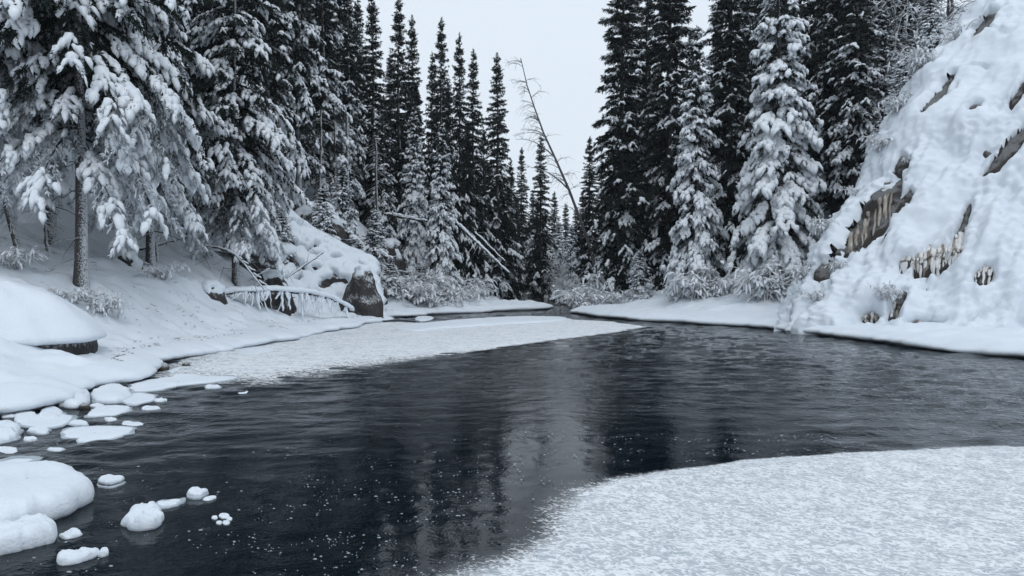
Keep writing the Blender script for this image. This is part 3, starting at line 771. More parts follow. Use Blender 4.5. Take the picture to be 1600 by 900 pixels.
def spruce_meshes(seed, H, R, z0, droop=0.45, snow=(0.8, 0.3), frost=0.0, dens=1.0, pad=1.0, hi=False, whorl=0.42, lat=0.42, shoot=0.19, trunk_r=None, dead=0, power=0.8):
    rg = np.random.default_rng(seed)
    tr = trunk_r or 0.011 * H + 0.02
    shp, shd, shl = [], [], []
    bpos, bdir, bln, bw, bh, bb = [], [], [], [], [], []
    wood_P, wood_R = [], []
    z = z0
    UP = np.array([0, 0, 1.0])
    while z < H - 0.25:
        rel = (z - z0) / (H - z0)
        n = int(round((6 if rel < 0.75 else 5) * (0.9 + 0.2 * rg.random())))
        az0 = rg.random() * 6.28
        for k in range(n):
            az = az0 + 6.28 * k / n + rg.normal() * 0.25
            zz = z + (rg.random() - 0.5) * whorl
            Lb = (R * ((1 - rel) ** power * (0.72 + 0.28 * min(1, rel / 0.15))) + 0.10) * (0.62 + 0.5 * rg.random())
            if rg.random() < 0.06: Lb *= 1.25
            a0 = -0.22 + 0.75 * rel ** 1.4 + rg.normal() * 0.10
            b0 = -droop * (1.05 - 0.75 * rel) * (0.7 + 0.6 * rg.random())
            hd = np.array([math.cos(az), math.sin(az), 0])
            sd = np.array([-hd[1], hd[0], 0])
            wob = rg.normal() * 0.10
            def axis(s):
                s = np.asarray(s)[:, None]
                return (UP * zz + hd * (Lb * (s - 0.12 * s ** 2)) + sd * (Lb * wob * s ** 2) + UP * (Lb * (a0 * s + b0 * s ** 2 + 0.10 * s ** 3)))
            sg = np.linspace(0, 1, 5)
            ax = axis(sg)
            wood_P.append(ax); wood_R.append(np.linspace(0.012 + 0.010 * Lb, 0.006, 5))
            ds = 0.155 / dens
            m = max(int(Lb / ds), 3)
            s = np.linspace(0.14 if Lb > 0.8 else 0.05, 1.0, m) 
            s = np.repeat(s, 2); sg2 = np.tile([1.0, -1.0], m)
            s = np.clip(s + rg.normal(size=2 * m) * 0.02, 0.02, 1)
            p = axis(s); t = unit(axis(np.clip(s + 0.04, 0, 1.1)) - axis(s - 0.04))
            l = np.minimum(Lb * lat * np.sin(np.clip(s * 1.15 + 0.25, 0, 3)) ** 0.8 * (1 - 0.62 * s), 0.85) * (0.7 + 0.5 * rg.random(2 * m)) + 0.07
            d0 = unit(t * 0.8 + sd[None] * (sg2 * 0.85)[:, None] + UP * (-0.18 - 0.25 * droop + rg.normal(size=2 * m) * 0.14)[:, None])
            q = p.copy(); d = d0.copy(); step = 0.115
            mx = int(math.ceil(l.max() / step))
            for j in range(mx):
                ok = l > j * step
                if not ok.any(): break
                shp.append(q[ok]); shd.append(d[ok] + rg.normal(size=(ok.sum(), 3)) * 0.16); shl.append(np.full(ok.sum(), 1.0))
                # small hanging shoots under the bough
                hk = ok & (rg.random(len(ok)) < 0.5)
                shp.append(q[hk]); shd.append(d[hk] * 0.5 + UP * -0.8 + rg.normal(size=(hk.sum(), 3)) * 0.2); shl.append(np.full(hk.sum(), 0.9))
                q = q + d * step; d = unit(d - UP * 0.09)
            # snow lodged on the bough in coherent patches
            sa = (snow[0] * (1 - rel) + snow[1] * rel)
            thr = 0.62 - 1.15 * sa
            qn = p * 0.95 + np.array([seed * 3.1, 0, 0])
            on_b = (0.75 * gnoise(qn, seed) + 0.65 * gnoise(p * 2.9, seed + 5) > thr) & (rg.random(2 * m) < 0.9) & (s > 0.28)
            if on_b.any():
                pb, db, lb_ = p[on_b].copy(), d0[on_b].copy(), l[on_b]
                for j in range(4):
                    okj = lb_ > j * 0.15 - 0.02
                    if not okj.any(): break
                    c = okj.sum()
                    ww = (0.05 + 0.030 * min(Lb, 2.5)) * pad * (0.55 + 0.8 * rg.random(c)); ll = 0.10 + 1.7 * ww * (0.7 + 0.6 * rg.random(c))
                    bpos.append(pb[okj] + UP * 0.03 + rg.normal(size=(c, 3)) * 0.025 - db[okj] * 0.05); bdir.append(db[okj] + rg.normal(size=(c, 3)) * 0.12); bln.append(ll)
                    bw.append(ww); bh.append(ww * (0.6 + 0.4 * rg.random(c))); bb.append(0.15 + 0.3 * rg.random(c))
                    pk = rg.random(c) < (0.75 if hi else 0.4)
                    shp.append((pb[okj] + db[okj] * (ll * 0.55)[:, None] + UP * (ww * 0.35)[:, None])[pk]); shd.append((db[okj] + rg.normal(size=(c, 3)) * 0.6 + UP * 0.15)[pk]); shl.append(np.full(pk.sum(), 0.9))
                    pb = pb + db * 0.15; db = unit(db - UP * 0.13)
            # along the axis and the loaded tip
            na = max(int(Lb / 0.30), 1)
            sA = np.linspace(0.25, 0.95, na); okA = gnoise(axis(sA) * 0.95 + np.array([seed * 3.1, 0, 0]), seed) > thr
            if okA.any():
                pA = axis(sA[okA]); tA = unit(axis(sA[okA] + 0.05) - pA)
                bpos.append(pA + UP * 0.035); bdir.append(tA); bln.append(np.full(okA.sum(), 0.36) * (0.7 + 0.7 * rg.random(okA.sum())))
                ww = (0.07 + 0.03 * Lb) * pad * (0.7 + 0.6 * rg.random(okA.sum())); bw.append(ww); bh.append(ww * 0.8); bb.append(np.full(okA.sum(), 0.3))
        z += whorl * (1.0 - 0.45 * rel) * (0.85 + 0.3 * rg.random())
    # leader
    shp.append(np.tile([[0, 0, H - 0.3]], (8, 1)) + UP * np.linspace(0, 0.3, 8)[:, None]); shd.append(unit(rg.normal(size=(8, 3)) * 0.5 + UP)); shl.append(np.full(8, 1.0))
    shp = np.concatenate(shp); shd = unit(np.concatenate(shd)); shl = np.concatenate(shl)
    N = len(shp)
    Vs, Fs = put_shoots(shp, shd, shl * shoot * (0.75 + 0.5 * rg.random(N)), 0.042 * (shoot / 0.19) * (0.7 + 0.6 * rg.random(N)), rg)
    fz = np.zeros(N)
    rad = np.hypot(shp[:, 0], shp[:, 1])
    if frost > 0:
        fz = (1 - sstep(frost * 0.55, frost * 1.15, shp[:, 2] + 1.2 * gnoise(shp * 0.8, seed))) * (0.55 + 0.4 * rg.random(N))
    fz = np.maximum(fz, (rg.random(N) < 0.05 * snow[0]) * 0.6)
    acc = Acc()
    acc.add(Vs, Fs, np.repeat(fz, 12))
    Vw, Fw = tubes(np.array(wood_P), np.array(wood_R), 3)
    acc.add(Vw, Fw, 0.0)
    crown = acc.mesh('crown', NEEDLE, False, 'frost')
    bl = [np.concatenate(b) for b in (bpos, bdir, bln, bw, bh, bb)]
    V, F3, F4 = put_blobs(*bl, seed, 6 if hi else 5, 2, 0.03)
    sn = make_mesh('snow', V, [F3, F4], SNOWTREE)
    # trunk
    k = 26
    zt = np.linspace(-0.8, H, k)
    rt = tr * np.clip(1 - np.clip(zt, 0, H) / H, 0.02, 1) ** 0.85 * (1 + 0.35 * np.exp(-np.maximum(zt, 0) * 2.2))
    pts = np.stack([0.05 * np.sin(zt * 0.5 + seed), 0.05 * np.cos(zt * 0.4 + seed), zt], -1)
    acc = Acc()
    acc.add(*tubes(pts[None], rt[None], 12))
    if dead:
        dp, dr_ = [], []
        for i in range(dead):
            zz = 0.5 + rg.random() * (z0 + 1.0); az = rg.random() * 6.28; Lb = 0.4 + 1.1 * rg.random()
            hd = np.array([math.cos(az), math.sin(az), 0]); sg = np.linspace(0, 1, 5)[:, None]
            dp.append(UP * zz + hd * Lb * sg - UP * (0.35 * Lb * sg ** 1.6) + rg.normal(size=(5, 3)) * 0.02); dr_.append(np.linspace(0.016, 0.005, 5))
        acc.add(*tubes(np.array(dp), np.array(dr_), 4))
    trunk = acc.mesh('trunk', BARK)
    return {'trunk': trunk, 'crown': crown, 'snow': sn, 'H': H}

KIND = {
    'laden':   spruce_meshes(101, 17.0, 3.4, 3.6, 0.62, (0.60, 0.26), frost=4.2, dens=0.95, pad=0.80, hi=True, whorl=0.50, lat=0.40, dead=14, shoot=0.17, trunk_r=0.15),
    'laden2':  spruce_meshes(102, 16.0, 2.5, 2.4, 0.60, (0.62, 0.26), frost=2.6, dens=0.95, pad=0.80, hi=True, whorl=0.48, dead=26, shoot=0.17, trunk_r=0.13),
    'slim':    spruce_meshes(103, 20.0, 2.0, 3.4, 0.55, (0.60, 0.22), dens=0.9, pad=1.0, whorl=0.46, dead=8, shoot=0.22),
    'dark':    spruce_meshes(104, 21.0, 2.5, 1.6, 0.50, (0.50, 0.14), dens=0.9, pad=0.9, whorl=0.50, shoot=0.25),
    'spire':   spruce_meshes(105, 19.0, 2.5, 0.8, 0.52, (0.45, 0.05), dens=0.85, pad=0.9, whorl=0.50, shoot=0.25, power=0.95),
    'snowy':   spruce_meshes(106, 14.0, 2.1, 0.5, 0.62, (0.85, 0.6), frost=1.6, dens=0.9, pad=1.25, hi=True, whorl=0.44, shoot=0.2),
    'broad':   spruce_meshes(107, 20.0, 3.2, 0.8, 0.60, (0.82, 0.55), frost=1.7, dens=0.66, pad=1.4, hi=True, whorl=0.54, shoot=0.21),
    'column':  spruce_meshes(108, 26.0, 2.5, 0.6, 0.55, (0.45, 0.18), dens=0.78, pad=0.95, whorl=0.54, shoot=0.28, power=0.5),
    'young':   spruce_meshes(109, 8.0, 1.5, 0.3, 0.62, (0.8, 0.6), frost=1.6, dens=0.95, pad=1.15, whorl=0.38, shoot=0.18),
}
rgt = np.random.default_rng(77)
def spruce(kind, px, Y, top, label, group=None, w=1.0, lean=(0, 0), rot=None, H=None, dx=0.0):
    k = KIND[kind]
    x = (px - 800) / FPX * Y
    z = float(ground(x, Y)) - 0.08
    Ht = H if H else (CAM_H + (HOR - top) / FPX * Y - z)
    s = Ht / k['H']
    root = empty('spruce_tree', (x, Y, z))
    root.rotation_euler = (lean[0], lean[1], rgt.random() * 6.28 if rot is None else rot)
    root.scale = (w * math.sqrt(s), w * math.sqrt(s), s)
    for part in ('trunk', 'crown', 'snow'):
        link(part, k[part], root)
    tag(root, label, 'spruce', group)
    return root

GN = 'spruces on the near left bank'
spruce('laden', 125, 21, 0, 'stout-trunked spruce nearest the domed boulder, boughs sagging with snow', GN, H=20, rot=0.6)
spruce('laden', 83, 25, 0, 'snow-laden spruce just behind the stout trunk, second trunk toward the left edge', GN, H=20, rot=2.3)
spruce('laden2', 40, 28.5, 0, 'spruce whose slim trunk stands third from the stout trunk toward the left edge', GN, H=20, rot=4.0)
spruce('laden', -70, 21, 0, 'snow-laden spruce at the left edge with only its boughs in view', GN, H=21, rot=1.2)
spruce('laden2', 238, 27, 0, 'frosted spruce between the stout trunk and the bare-branched one', GN, H=19, rot=3.6)
spruce('laden2', 368, 30, 0, 'spruce with bare dead lower branches standing above the ice-fringed log', GN, H=18, rot=5.2, w=0.95)
GS = 'spruces on the left hillside'
for kd, px, Y, lb in (('dark', 300, 36, 'dark tall spruce behind the frosted spruce high on the hillside'), ('slim', 190, 38, 'dark spruce in the gap between the stout trunk and the frosted one'),
                      ('dark', 95, 37, 'dark spruce filling the gap behind the two leftmost trunks'), ('slim', 10, 38, 'dark spruce behind the left edge boughs'),
                      ('slim', 250, 44, 'farther dark spruce between the upper boughs of the left stand'), ('dark', 345, 46, 'farther dark spruce right behind the bare-branched one'),
                      ('slim', 418, 40, 'tall dark spruce rising behind the outcrop, next to the bare-branched one'), ('slim', 466, 43, 'tall spruce with thin bare trunk above the dark cave-like boulder'),
                      ('dark', 440, 52, 'dark spruce behind the tall one above the cave-like boulder'), ('dark', 395, 45, 'dark spruce between the bare-branched one and the outcrop trees'), ('dark', 525, 54, 'dark spruce behind the two slim bare trunks'), ('slim', 485, 50, 'dark spruce over the upper left of the outcrop'), ('slim', 505, 47, 'tall snowy spruce above the right part of the outcrop')):
    spruce(kd, px, Y, 0, lb, GS, H=20 + rgt.random() * 2)
for kd, px, Y, top, w, lb in (('slim', 545, 50, -40, 0.9, 'tall spruce whose top just leaves the frame beside the open sky'),
                              ('spire', 583, 55, -10, 0.95, 'spruce with its tip at the upper frame edge, first against the sky'),
                              ('spire', 624, 57, 0, 0.95, 'tallest spruce against the sky left of the gap'),
                              ('spire', 645, 59, 28, 0.8, 'slightly shorter twin hugging the tallest sky-lined spruce'),
                              ('slim', 600, 50, 150, 0.8, 'mid-height snowy spruce in front of the tallest sky-lined pair'),
                              ('spire', 690, 62, 32, 0.85, 'slender spruce with a thin tip, second step down the treeline'),
                              ('spire', 676, 64, 85, 0.75, 'short-tipped spruce at the left shoulder of the slender one'),
                              ('spire', 718, 64, 55, 0.8, 'dark spruce third step down the treeline'),
                              ('spire', 740, 66, 80, 0.85, 'dark spruce paired closely with the third step of the treeline'),
                              ('snowy', 648, 51, 170, 0.75, 'snowy mid-size spruce below the twin tips'),
                              ('snowy', 690, 48.5, 195, 0.75, 'snow-laden spruce standing low over the bank by the fallen trunk'),
                              ('spire', 777, 70, 86, 1.05, 'lone dark spire standing clear against the sky'),
                              ('spire', 756, 74, 200, 0.9, 'dark spruce at the left foot of the lone spire'),
                              ('spire', 815, 88, 232, 0.85, 'small distant spire between the lone spire and the leaning birch'),
                              ('spire', 798, 80, 250, 0.85, 'dark spruce at the right foot of the lone spire'),
                              ('spire', 845, 78, 212, 0.95, 'broad dark spruce behind the upper stem of the leaning birch')):
    spruce(kd, px, Y, top, lb, 'spruces along the left treeline', w=w)
for kd, px, Y, top, w, lb in (('spire', 921, 70, 215, 0.95, 'pale distant spruce tucked against the tall dark column of spruce'),
                              ('column', 972, 52, -110, 1.0, 'tall dark column of spruce bounding the right side of the sky'),
                              ('column', 1045, 51, -160, 1.0, 'dark spruce right behind the narrow snowy one'),
                              ('snowy', 1087, 41.5, 45, 0.9, 'narrow heavily snowed spruce on the far bank with frosted skirt'),
                              ('column', 1140, 48, -180, 1.0, 'dark spruce between the narrow and the broad snowy spruces'),
                              ('broad', 1215, 39, -150, 0.92, 'broad heavily snowed spruce beside the cliff'),
                              ('dark', 1010, 60, -60, 1.0, 'dark spruce showing between the column and its neighbour'),
                              ('dark', 1275, 47, -220, 1.0, 'dark spruce behind the broad snowy one on the cliff side'),
                              ('slim', 1330, 50, -220, 1.0, 'thin dark spruce rising between the broad spruce and the cliff'),
                              ('dark', 1190, 56, -150, 1.1, 'dark spruce deep behind the broad snowy one'),
                              ('dark', 1305, 44, -160, 1.0, 'dark snowy spruce just behind the broad snowy one toward the cliff'), ('slim', 1335, 42.5, -140, 1.05, 'snow-dusted spruce squeezed between the broad spruce and the cliff edge'), ('snowy', 1378, 43, 20, 0.9, 'snow-laden spruce overlooking the cliff edge'), ('slim', 1360, 47, -120, 1.1, 'snowy spruce in the gap above the cliff edge'), ('dark', 1410, 50, -150, 1.0, 'dark spruce directly behind the cliff crest'), ('dark', 1385, 54, -200, 1.0, 'dark spruce up the hill behind the frosted bare trees')):
    spruce(kd, px, Y, top, lb, 'spruces on the right bank', w=w)

# far stand closing the valley
for i, (px, Y, top) in enumerate([(866, 98, 300), (884, 102, 318), (850, 104, 330), (832, 100, 300), (900, 96, 322), (910, 88, 300), (786, 96, 300), (770, 92, 280), (745, 84, 240), (872, 90, 345), (826, 92, 345), (893, 84, 352), (940, 80, 250), (957, 74, 180), (730, 76, 190), (806, 105, 300), (858, 86, 372), (840, 112, 310)]):
    spruce(('spire', 'young')[i in (9, 10, 11, 16)], px, Y, top, 'distant spruce closing the valley end', 'far spruces closing the valley', w=1.0)
for i, (px, Y) in enumerate([(-40, 46), (60, 48), (150, 50), (215, 56), (390, 58), (480, 60), (530, 62), (560, 68), (610, 72), (650, 76), (700, 80), (20, 60), (120, 62), (300, 62), (1080, 62), (1120, 68), (1240, 64), (1310, 68), (1360, 62), (1430, 62), (1480, 58), (1030, 72), (985, 70), (1160, 74)]):
    spruce(('slim', 'dark')[i % 2], px, Y, 0, 'dark spruce deep in the ' + ('left hillside forest' if px < 800 else 'right bank forest'), 'background spruces on the ' + ('left' if px < 800 else 'right'), H=17 + rgt.random() * 4)

# young spruces and small ones on the banks
for px, Y, h, lb in ((655, 46, 2.4, 'knee-high snowy sapling spruce above the frosted brush'), (1000, 45, 3.0, 'bushy young spruce at the foot of the tall dark column'), (1412, 37.5, 3.6, 'small snowy spruce clinging to the upper edge of the cliff'), (1450, 40, 4.2, 'small spruce behind the cliff crest near the upper edge'),
                      (440, 37.5, 3.2, 'young snow-covered spruce standing on the outcrop ledge'), (1372, 36.5, 3.0, 'little snow-plastered spruce lower on the cliff edge'), (560, 42, 2.6, 'young snowy spruce on top of the outcrop shoulder'), (505, 41, 4.0, 'young spruce between the outcrop and the cave-like boulder'), (535, 44, 5.0, 'half-grown spruce beside the two slim bare trunks'), (585, 45, 4.5, 'half-grown spruce left of the short jutting log'), (470, 38.5, 2.5, 'little spruce low on the outcrop snow'), (610, 43, 2.2, 'little snowy spruce at the outcrop foot above the thicket')):
    o = spruce('young', px, Y, 0, lb, 'young spruces', H=h)
    if px in (1412, 1450, 1372):
        o.location.z = {1412: 9.6, 1450: 12.6, 1372: 6.6}[px]

# ------------------------------------------------------------------ bare twiggy growth
def twig_mesh(name, seed, stems, height, spread, arch, kids=9, mat=None, rad=0.021, sub=3, droop=0.3):
    rg = np.random.default_rng(seed)
    P, Rr = [], []
    sg = np.linspace(0, 1, 6)[:, None]
    for i in range(stems):
        az = rg.random() * 6.28; sp = spread * (0.3 + 0.9 * rg.random()); h = height * (0.55 + 0.55 * rg.random())
        b = np.array([rg.normal() * 0.12, rg.normal() * 0.12, -0.1]); hd = np.array([math.cos(az), math.sin(az), 0])
        ax = b + hd * sp * sg ** 1.3 + np.array([0, 0, 1.0]) * (h * (sg * (1 + arch) - arch * sg ** 2.2)) + rg.normal(size=(6, 3)) * 0.02 * height
        P.append(ax); Rr.append(np.linspace(rad * 1.3, rad * 0.4, 6))
        for k in range(kids):
            s = 0.25 + 0.75 * rg.random(); j = s * 5; j0 = min(int(j), 4)
            p = ax[j0] * (1 - (j - j0)) + ax[j0 + 1] * (j - j0)
            d = unit(rg.normal(size=3) * np.array([1, 1, 0.5]) + hd * 0.7 + np.array([0, 0, 0.25])); l = height * (0.18 + 0.3 * rg.random())
            kx = p + d * l * sg - np.array([0, 0, 1]) * droop * l * sg ** 2
            P.append(kx); Rr.append(np.linspace(rad * 0.7, rad * 0.35, 6))
            for m in range(sub):
                p2 = kx[2 + rg.integers(0, 4)]; d2 = unit(d + rg.normal(size=3) * 0.8); l2 = l * (0.25 + 0.35 * rg.random())
                P.append(p2 + d2 * l2 * sg - np.array([0, 0, 1]) * droop * l2 * sg ** 2); Rr.append(np.linspace(rad * 0.5, rad * 0.3, 6))
    V, F = tubes(np.array(P), np.array(Rr), 3)
    # lumps of snow caught in the twigs
    pick = rg.random(len(P)) < 0.6
    pk = np.array([p[2] for p in P])[pick] + np.array([0, 0, 0.02])
    dk = unit(np.array([p[4] - p[2] for p in P])[pick])
    sc = min(height * 0.06, 0.07)
    B, F3, F4 = put_blobs(pk, dk, np.full(len(pk), 0.42) * min(0.4 + height * 0.3, 1.2), sc * (0.5 + rg.random(len(pk))), sc * 0.6 * (0.6 + 0.6 * rg.random(len(pk))), np.full(len(pk), 0.4), seed, 5, 3, 0.03)
    n = len(V)
    me = make_mesh(name, np.concatenate([V, B]), [F, F3 + n, F4 + n], mat or TWIG)
    me.materials.append(SNOWTREE)
    me.polygons.foreach_set('material_index', np.concatenate([np.zeros(len(F), np.int32), np.ones(len(F3) + len(F4), np.int32)]))
    return me

BUSH = [twig_mesh('frosted_bush', 401, 16, 1.2, 1.2, 0.7, 7, rad=0.022, sub=2), twig_mesh('frosted_bush', 402, 14, 1.5, 1.0, 0.5, 8, rad=0.022, sub=2), twig_mesh('frosted_bush', 403, 18, 0.8, 1.4, 1.0, 6, rad=0.020, sub=2), twig_mesh('frosted_bush', 404, 15, 1.0, 1.5, 1.2, 7, rad=0.021, sub=2)]
def bush(px, Y, s, k, label, group, flat=1.0, lift=0.0):
    x = (px - 800) / FPX * Y
    o = link('frosted_bush', BUSH[k % 4])
    o.location = (x, Y, float(ground(x, Y)) - 0.05 + lift)
    o.rotation_euler = (0, 0, rgt.random() * 6.28); o.scale = (s, s, s * flat)
    return tag(o, label, 'bush', group)
for i, (px, Y, s, fl) in enumerate([(625, 44, 1.3, 0.8), (650, 43.5, 1.2, 0.8), (675, 44, 1.2, 0.8), (640, 45.5, 1.3, .9), (700, 46, 1.2, .8), (665, 46, 1.3, 1), (610, 43.2, 1.1, .8), (720, 48, 1.1, .8), (690, 49, 1.5, 1), (740, 52, 1.3, .8), (630, 47.5, 1.2, 1), (605, 45, 1, 1)]):
    bush(px, Y, s, i, 'frosted bush in the thicket right of the outcrop', 'frosted thicket right of the outcrop', fl)
for i, (px, Y, s, fl) in enumerate([(900, 46, 1.1, .8), (925, 48.5, 1.3, .9), (955, 46, 1.0, .8), (1000, 45, .8, .8), (940, 52, 1.4, 1)]):
    bush(px, Y, s, i + 1, 'frosted bush on the far bank before the dark column spruce', 'frosted thicket on the far bank', fl)
for i, (px, Y, s) in enumerate([(760, 72, 1.1), (782, 78, 1.1), (745, 64, 1.1), (806, 95, 1.4), (832, 98, 1.5), (862, 94, 1.3), (884, 76, 1.1), (898, 68, 1.1), (730, 58, 1.0)]):
    bush(px, Y, s, i + 2, 'frosted bush fringing the far end of the stream', 'frosted brush at the end of the stream')
for px, Y, s, k, lb in ((1085, 39.6, 1.2, 1, 'icy bush hanging at the foot of the narrow snowy spruce'), (1108, 39.2, 1.1, 3, 'smaller icy bush right of the narrow spruce foot'), (1060, 40.2, 0.8, 0, 'icy bush left of the narrow spruce foot'), (1196, 36.5, 1.3, 1, 'icy bush at the foot of the broad snowy spruce'), (1225, 36.5, 0.8, 0, 'icy bush between the broad spruce and the cliff'), (1178, 38.0, 0.8, 2, 'low icy bush left of the broad spruce foot'),
                         (255, 25.5, 0.55, 3, 'frosted twigs below the frosted spruce'), (20, 20.5, 0.7, 2, 'frosted twigs at the foot of the leftmost trunk'), (120, 20.2, 0.5, 2, 'frosted twigs around the stout trunk foot'), (165, 20.5, 0.5, 0, 'little frosted tuft right of the stout trunk')):
    bush(px, Y, s, k, lb, 'icy bushes at tree feet')

# small frosted shrubs rooted along the cliff's edge and ledges
for k, (uu, vv, sc_, lb) in enumerate(((-0.02, 0.10, 0.6, 'low frosted shrub at the bottom of the cliff edge'), (0.0, 0.20, 0.5, 'frosted shrub on the cliff edge level with the brown patch'), (-0.03, 0.32, 0.6, 'frosted shrub above the brown patch on the cliff edge'), (-0.02, 0.44, 0.7, 'frosted shrub halfway up the cliff edge'),
                                        (-0.04, 0.55, 0.7, 'frosted shrub high on the cliff edge'), (-0.02, 0.66, 0.8, 'frosted shrub near the top of the cliff edge'), (-0.03, 0.78, 0.9, 'topmost frosted shrub on the cliff edge'), (0.10, 0.40, 0.35, 'tiny frosted tuft on the open cliff snow'), (0.07, 0.13, 0.4, 'tiny frosted tuft under the brown patch'), (0.22, 0.06, 0.4, 'frosted tuft at the cliff foot'), (0.05, 0.06, 0.5, 'frosted shrub at the cliff foot by the bank'))):
    iu = int(np.argmin(np.abs(u - uu))); iv = int(np.argmin(np.abs(v - vv)))
    o = link('frosted_shrub', BUSH[k % 4]); o.location = [float(c) for c in Psn[iv, iu] - N0[iv, iu] * 0.06]
    o.rotation_euler = (0, 0, k * 1.3); o.scale = (sc_, sc_, sc_)
    tag(o, lb, 'shrub', 'frosted shrubs on the cliff')

# tall frosted leafless trees on the hill behind the cliff
BARE_T = twig_mesh('frosted_bare_tree', 421, 9, 9.0, 2.2, 0.1, 18, rad=0.035, sub=6, droop=0.25, mat=mat_topsnow('bare_twig', (0.05, 0.045, 0.042, 1), -0.1, 0.6, 9))
for px, Y, zoff, lb in ((1395, 45, 0, 'frosted leafless tree overtopping the cliff edge'),):
    x = (px - 800) / FPX * Y
    o = link('frosted_bare_tree', BARE_T)
    o.location = (x, Y, float(ground(x, Y)) - 0.1); o.rotation_euler = (0, 0, rgt.random() * 6); o.scale = (1, 1, 1.15)
    tag(o, lb, 'tree', 'frosted leafless trees by the cliff')
SAPLING = twig_mesh('frosted_sapling', 431, 7, 9.0, 1.8, 0.1, 14, rad=0.04, sub=5, droop=0.3)
for px, Y, s, lb in ((828, 90, 0.45, 'frosted bare sapling in the middle of the valley end'), (792, 80, 0.4, 'frosted bare sapling below the lone spire'), (884, 72, 0.4, 'frosted bare sapling by the foot of the leaning birch')):
    x = (px - 800) / FPX * Y
    o = link('frosted_sapling', SAPLING)
    o.location = (x, Y, float(ground(x, Y)) - 0.1); o.rotation_euler = (0, 0, rgt.random() * 6); o.scale = (s, s, s)
    tag(o, lb, 'tree', 'frosted saplings at the valley end')

# leaning birch
def birch():
    rg = np.random.default_rng(9)
    Y = 58.0
    path = np.array([at(px, py, Y) for px, py in ((938, 432), (925, 395), (908, 345), (890, 296), (868, 245), (850, 205), (836, 165), (824, 128), (814, 84))])
    path[:, 1] += np.linspace(0, 1.5, 9)
    b = path[0].copy(); b[2] = float(ground(b[0], Y)) - 0.2; path[0] = b
    root = empty('birch_tree', b)
    Vt, Ft = tubes((path - b)[None], np.linspace(0.14, 0.025, 9)[None], 8)
    link('trunk', make_mesh('trunk', Vt, Ft, BIRCH), root)
    P, Rr, starts = [], [], []
    sg = np.linspace(0, 1, 7)[:, None]
    for i in range(46):
        s = 0.22 + 0.78 * rg.random() ** 0.8; j = s * 8; j0 = min(int(j), 7)
        p = path[j0] * (1 - j + j0) + path[j0 + 1] * (j - j0)
        sdn = -1 if rg.random() < 0.68 else 1
        d = unit(np.array([sdn * (0.6 + 0.4 * rg.random()), rg.normal() * 0.6, 0.55 + 0.4 * rg.random()])); l = (0.6 + 2.6 * rg.random() ** 1.6) * (1.15 - 0.5 * s)
        if i < 2: l = 5.5 - i; d = unit(np.array([-0.75, 0.1, 0.85])); p = path[3 + i]
        k = p + d * l * sg - np.array([0.0, 0, 1]) * l * 0.42 * sg ** 2
        starts.append(len(P)); P.append(k); Rr.append(np.linspace(0.02 + 0.010 * l, 0.010, 7))
        for m in range(int(4 + l * 3)):
            q = k[1 + rg.integers(0, 6)]; d2 = unit(d + rg.normal(size=3) * 0.6 + np.array([0, 0, -0.1])); l2 = 0.3 + 0.7 * rg.random()
            P.append(q + d2 * l2 * sg - np.array([0, 0, 1]) * l2 * 0.5 * sg ** 2); Rr.append(np.linspace(0.011, 0.007, 7))
    for i0, i1 in zip(starts, starts[1:] + [len(P)]):
        V, F = tubes(np.array(P[i0:i1]) - b, np.array(Rr[i0:i1]), 3)
        link('branch', make_mesh('branch', V, F, BIRCH), root)
    tag(root, 'bare thin birch leaning far over the stream against the sky', 'birch')
birch()

# fallen trunks
def log(p0, p1, r0, r1, label, stubs=6, seed=0, group='fallen trunks', sag=0.0, snow=True):
    rg = np.random.default_rng(500 + seed)
    p0, p1 = np.asarray(p0, float), np.asarray(p1, float)
    t = np.linspace(0, 1, 16)[:, None]
    pts = p0 + (p1 - p0) * t - np.array([0, 0, 1]) * sag * np.sin(t * math.pi) + rg.normal(size=(16, 3)) * 0.015
    root = empty('fallen_trunk', p0)
    rr = np.linspace(r0, r1, 16); 
    rr[0] *= .6; rr[-1] *= .5
    V, F = tubes((pts - p0)[None], rr[None], 8)
    link('trunk', make_mesh('trunk', V, F, DEADWOOD), root)
    P = []
    for i in range(stubs):
        s = rg.random() * 0.9 + 0.05; p = p0 + (p1 - p0) * s
        d = unit(rg.normal(size=3) + np.array([0, 0, 0.4])); l = 0.3 + 0.9 * rg.random()
        g = np.linspace(0, 1, 5)[:, None]
        P.append(p + d * l * g - np.array([0, 0, 1]) * 0.2 * l * g ** 2 - p0)
    if P:
        for q in P:
            V, F = tubes(q[None], np.linspace(r0 * 0.22, r0 * 0.06, 5)[None], 4)
            link('branch', make_mesh('branch', V, F, DEADWOOD), root)
    if snow:
        k = int(np.linalg.norm(p1 - p0) / 0.35)
        s = (np.arange(k) + rg.random(k) * 0.5) / k; s = s[rg.random(k) < 0.85]
        pp = p0 + (p1 - p0) * s[:, None] - np.array([0, 0, 1]) * (sag * np.sin(s * math.pi))[:, None] + np.array([0, 0, 1]) * (r0 + (r1 - r0) * s)[:, None] * 0.7 - p0
        dd = np.tile(unit(p1 - p0), (len(s), 1)); w = (r0 + (r1 - r0) * s) * (1.0 + 0.3 * rg.random(len(s)))
        V, F3, F4 = put_blobs(pp, dd, np.full(len(s), 0.55) * (0.8 + 0.5 * rg.random(len(s))), w, w * 0.9, np.zeros(len(s)), seed, 7, 4, 0.025)
        link('snow', make_mesh('snow', V, [F3, F4], SNOW), root)
    return tag(root, label, 'log', group)
log(at(700, 335, 50), at(793, 424, 47), 0.12, 0.05, 'snowy trunk fallen slantwise from the bank toward the stream', 10, 1)
log(at(742, 362, 53), at(786, 405, 51), 0.07, 0.04, 'thinner snowy trunk lying just behind the slanting one', 6, 2)
log(at(602, 334, 48.5), at(662, 345, 47), 0.12, 0.08, 'short snowy log jutting out over the dark boulder', 8, 3)
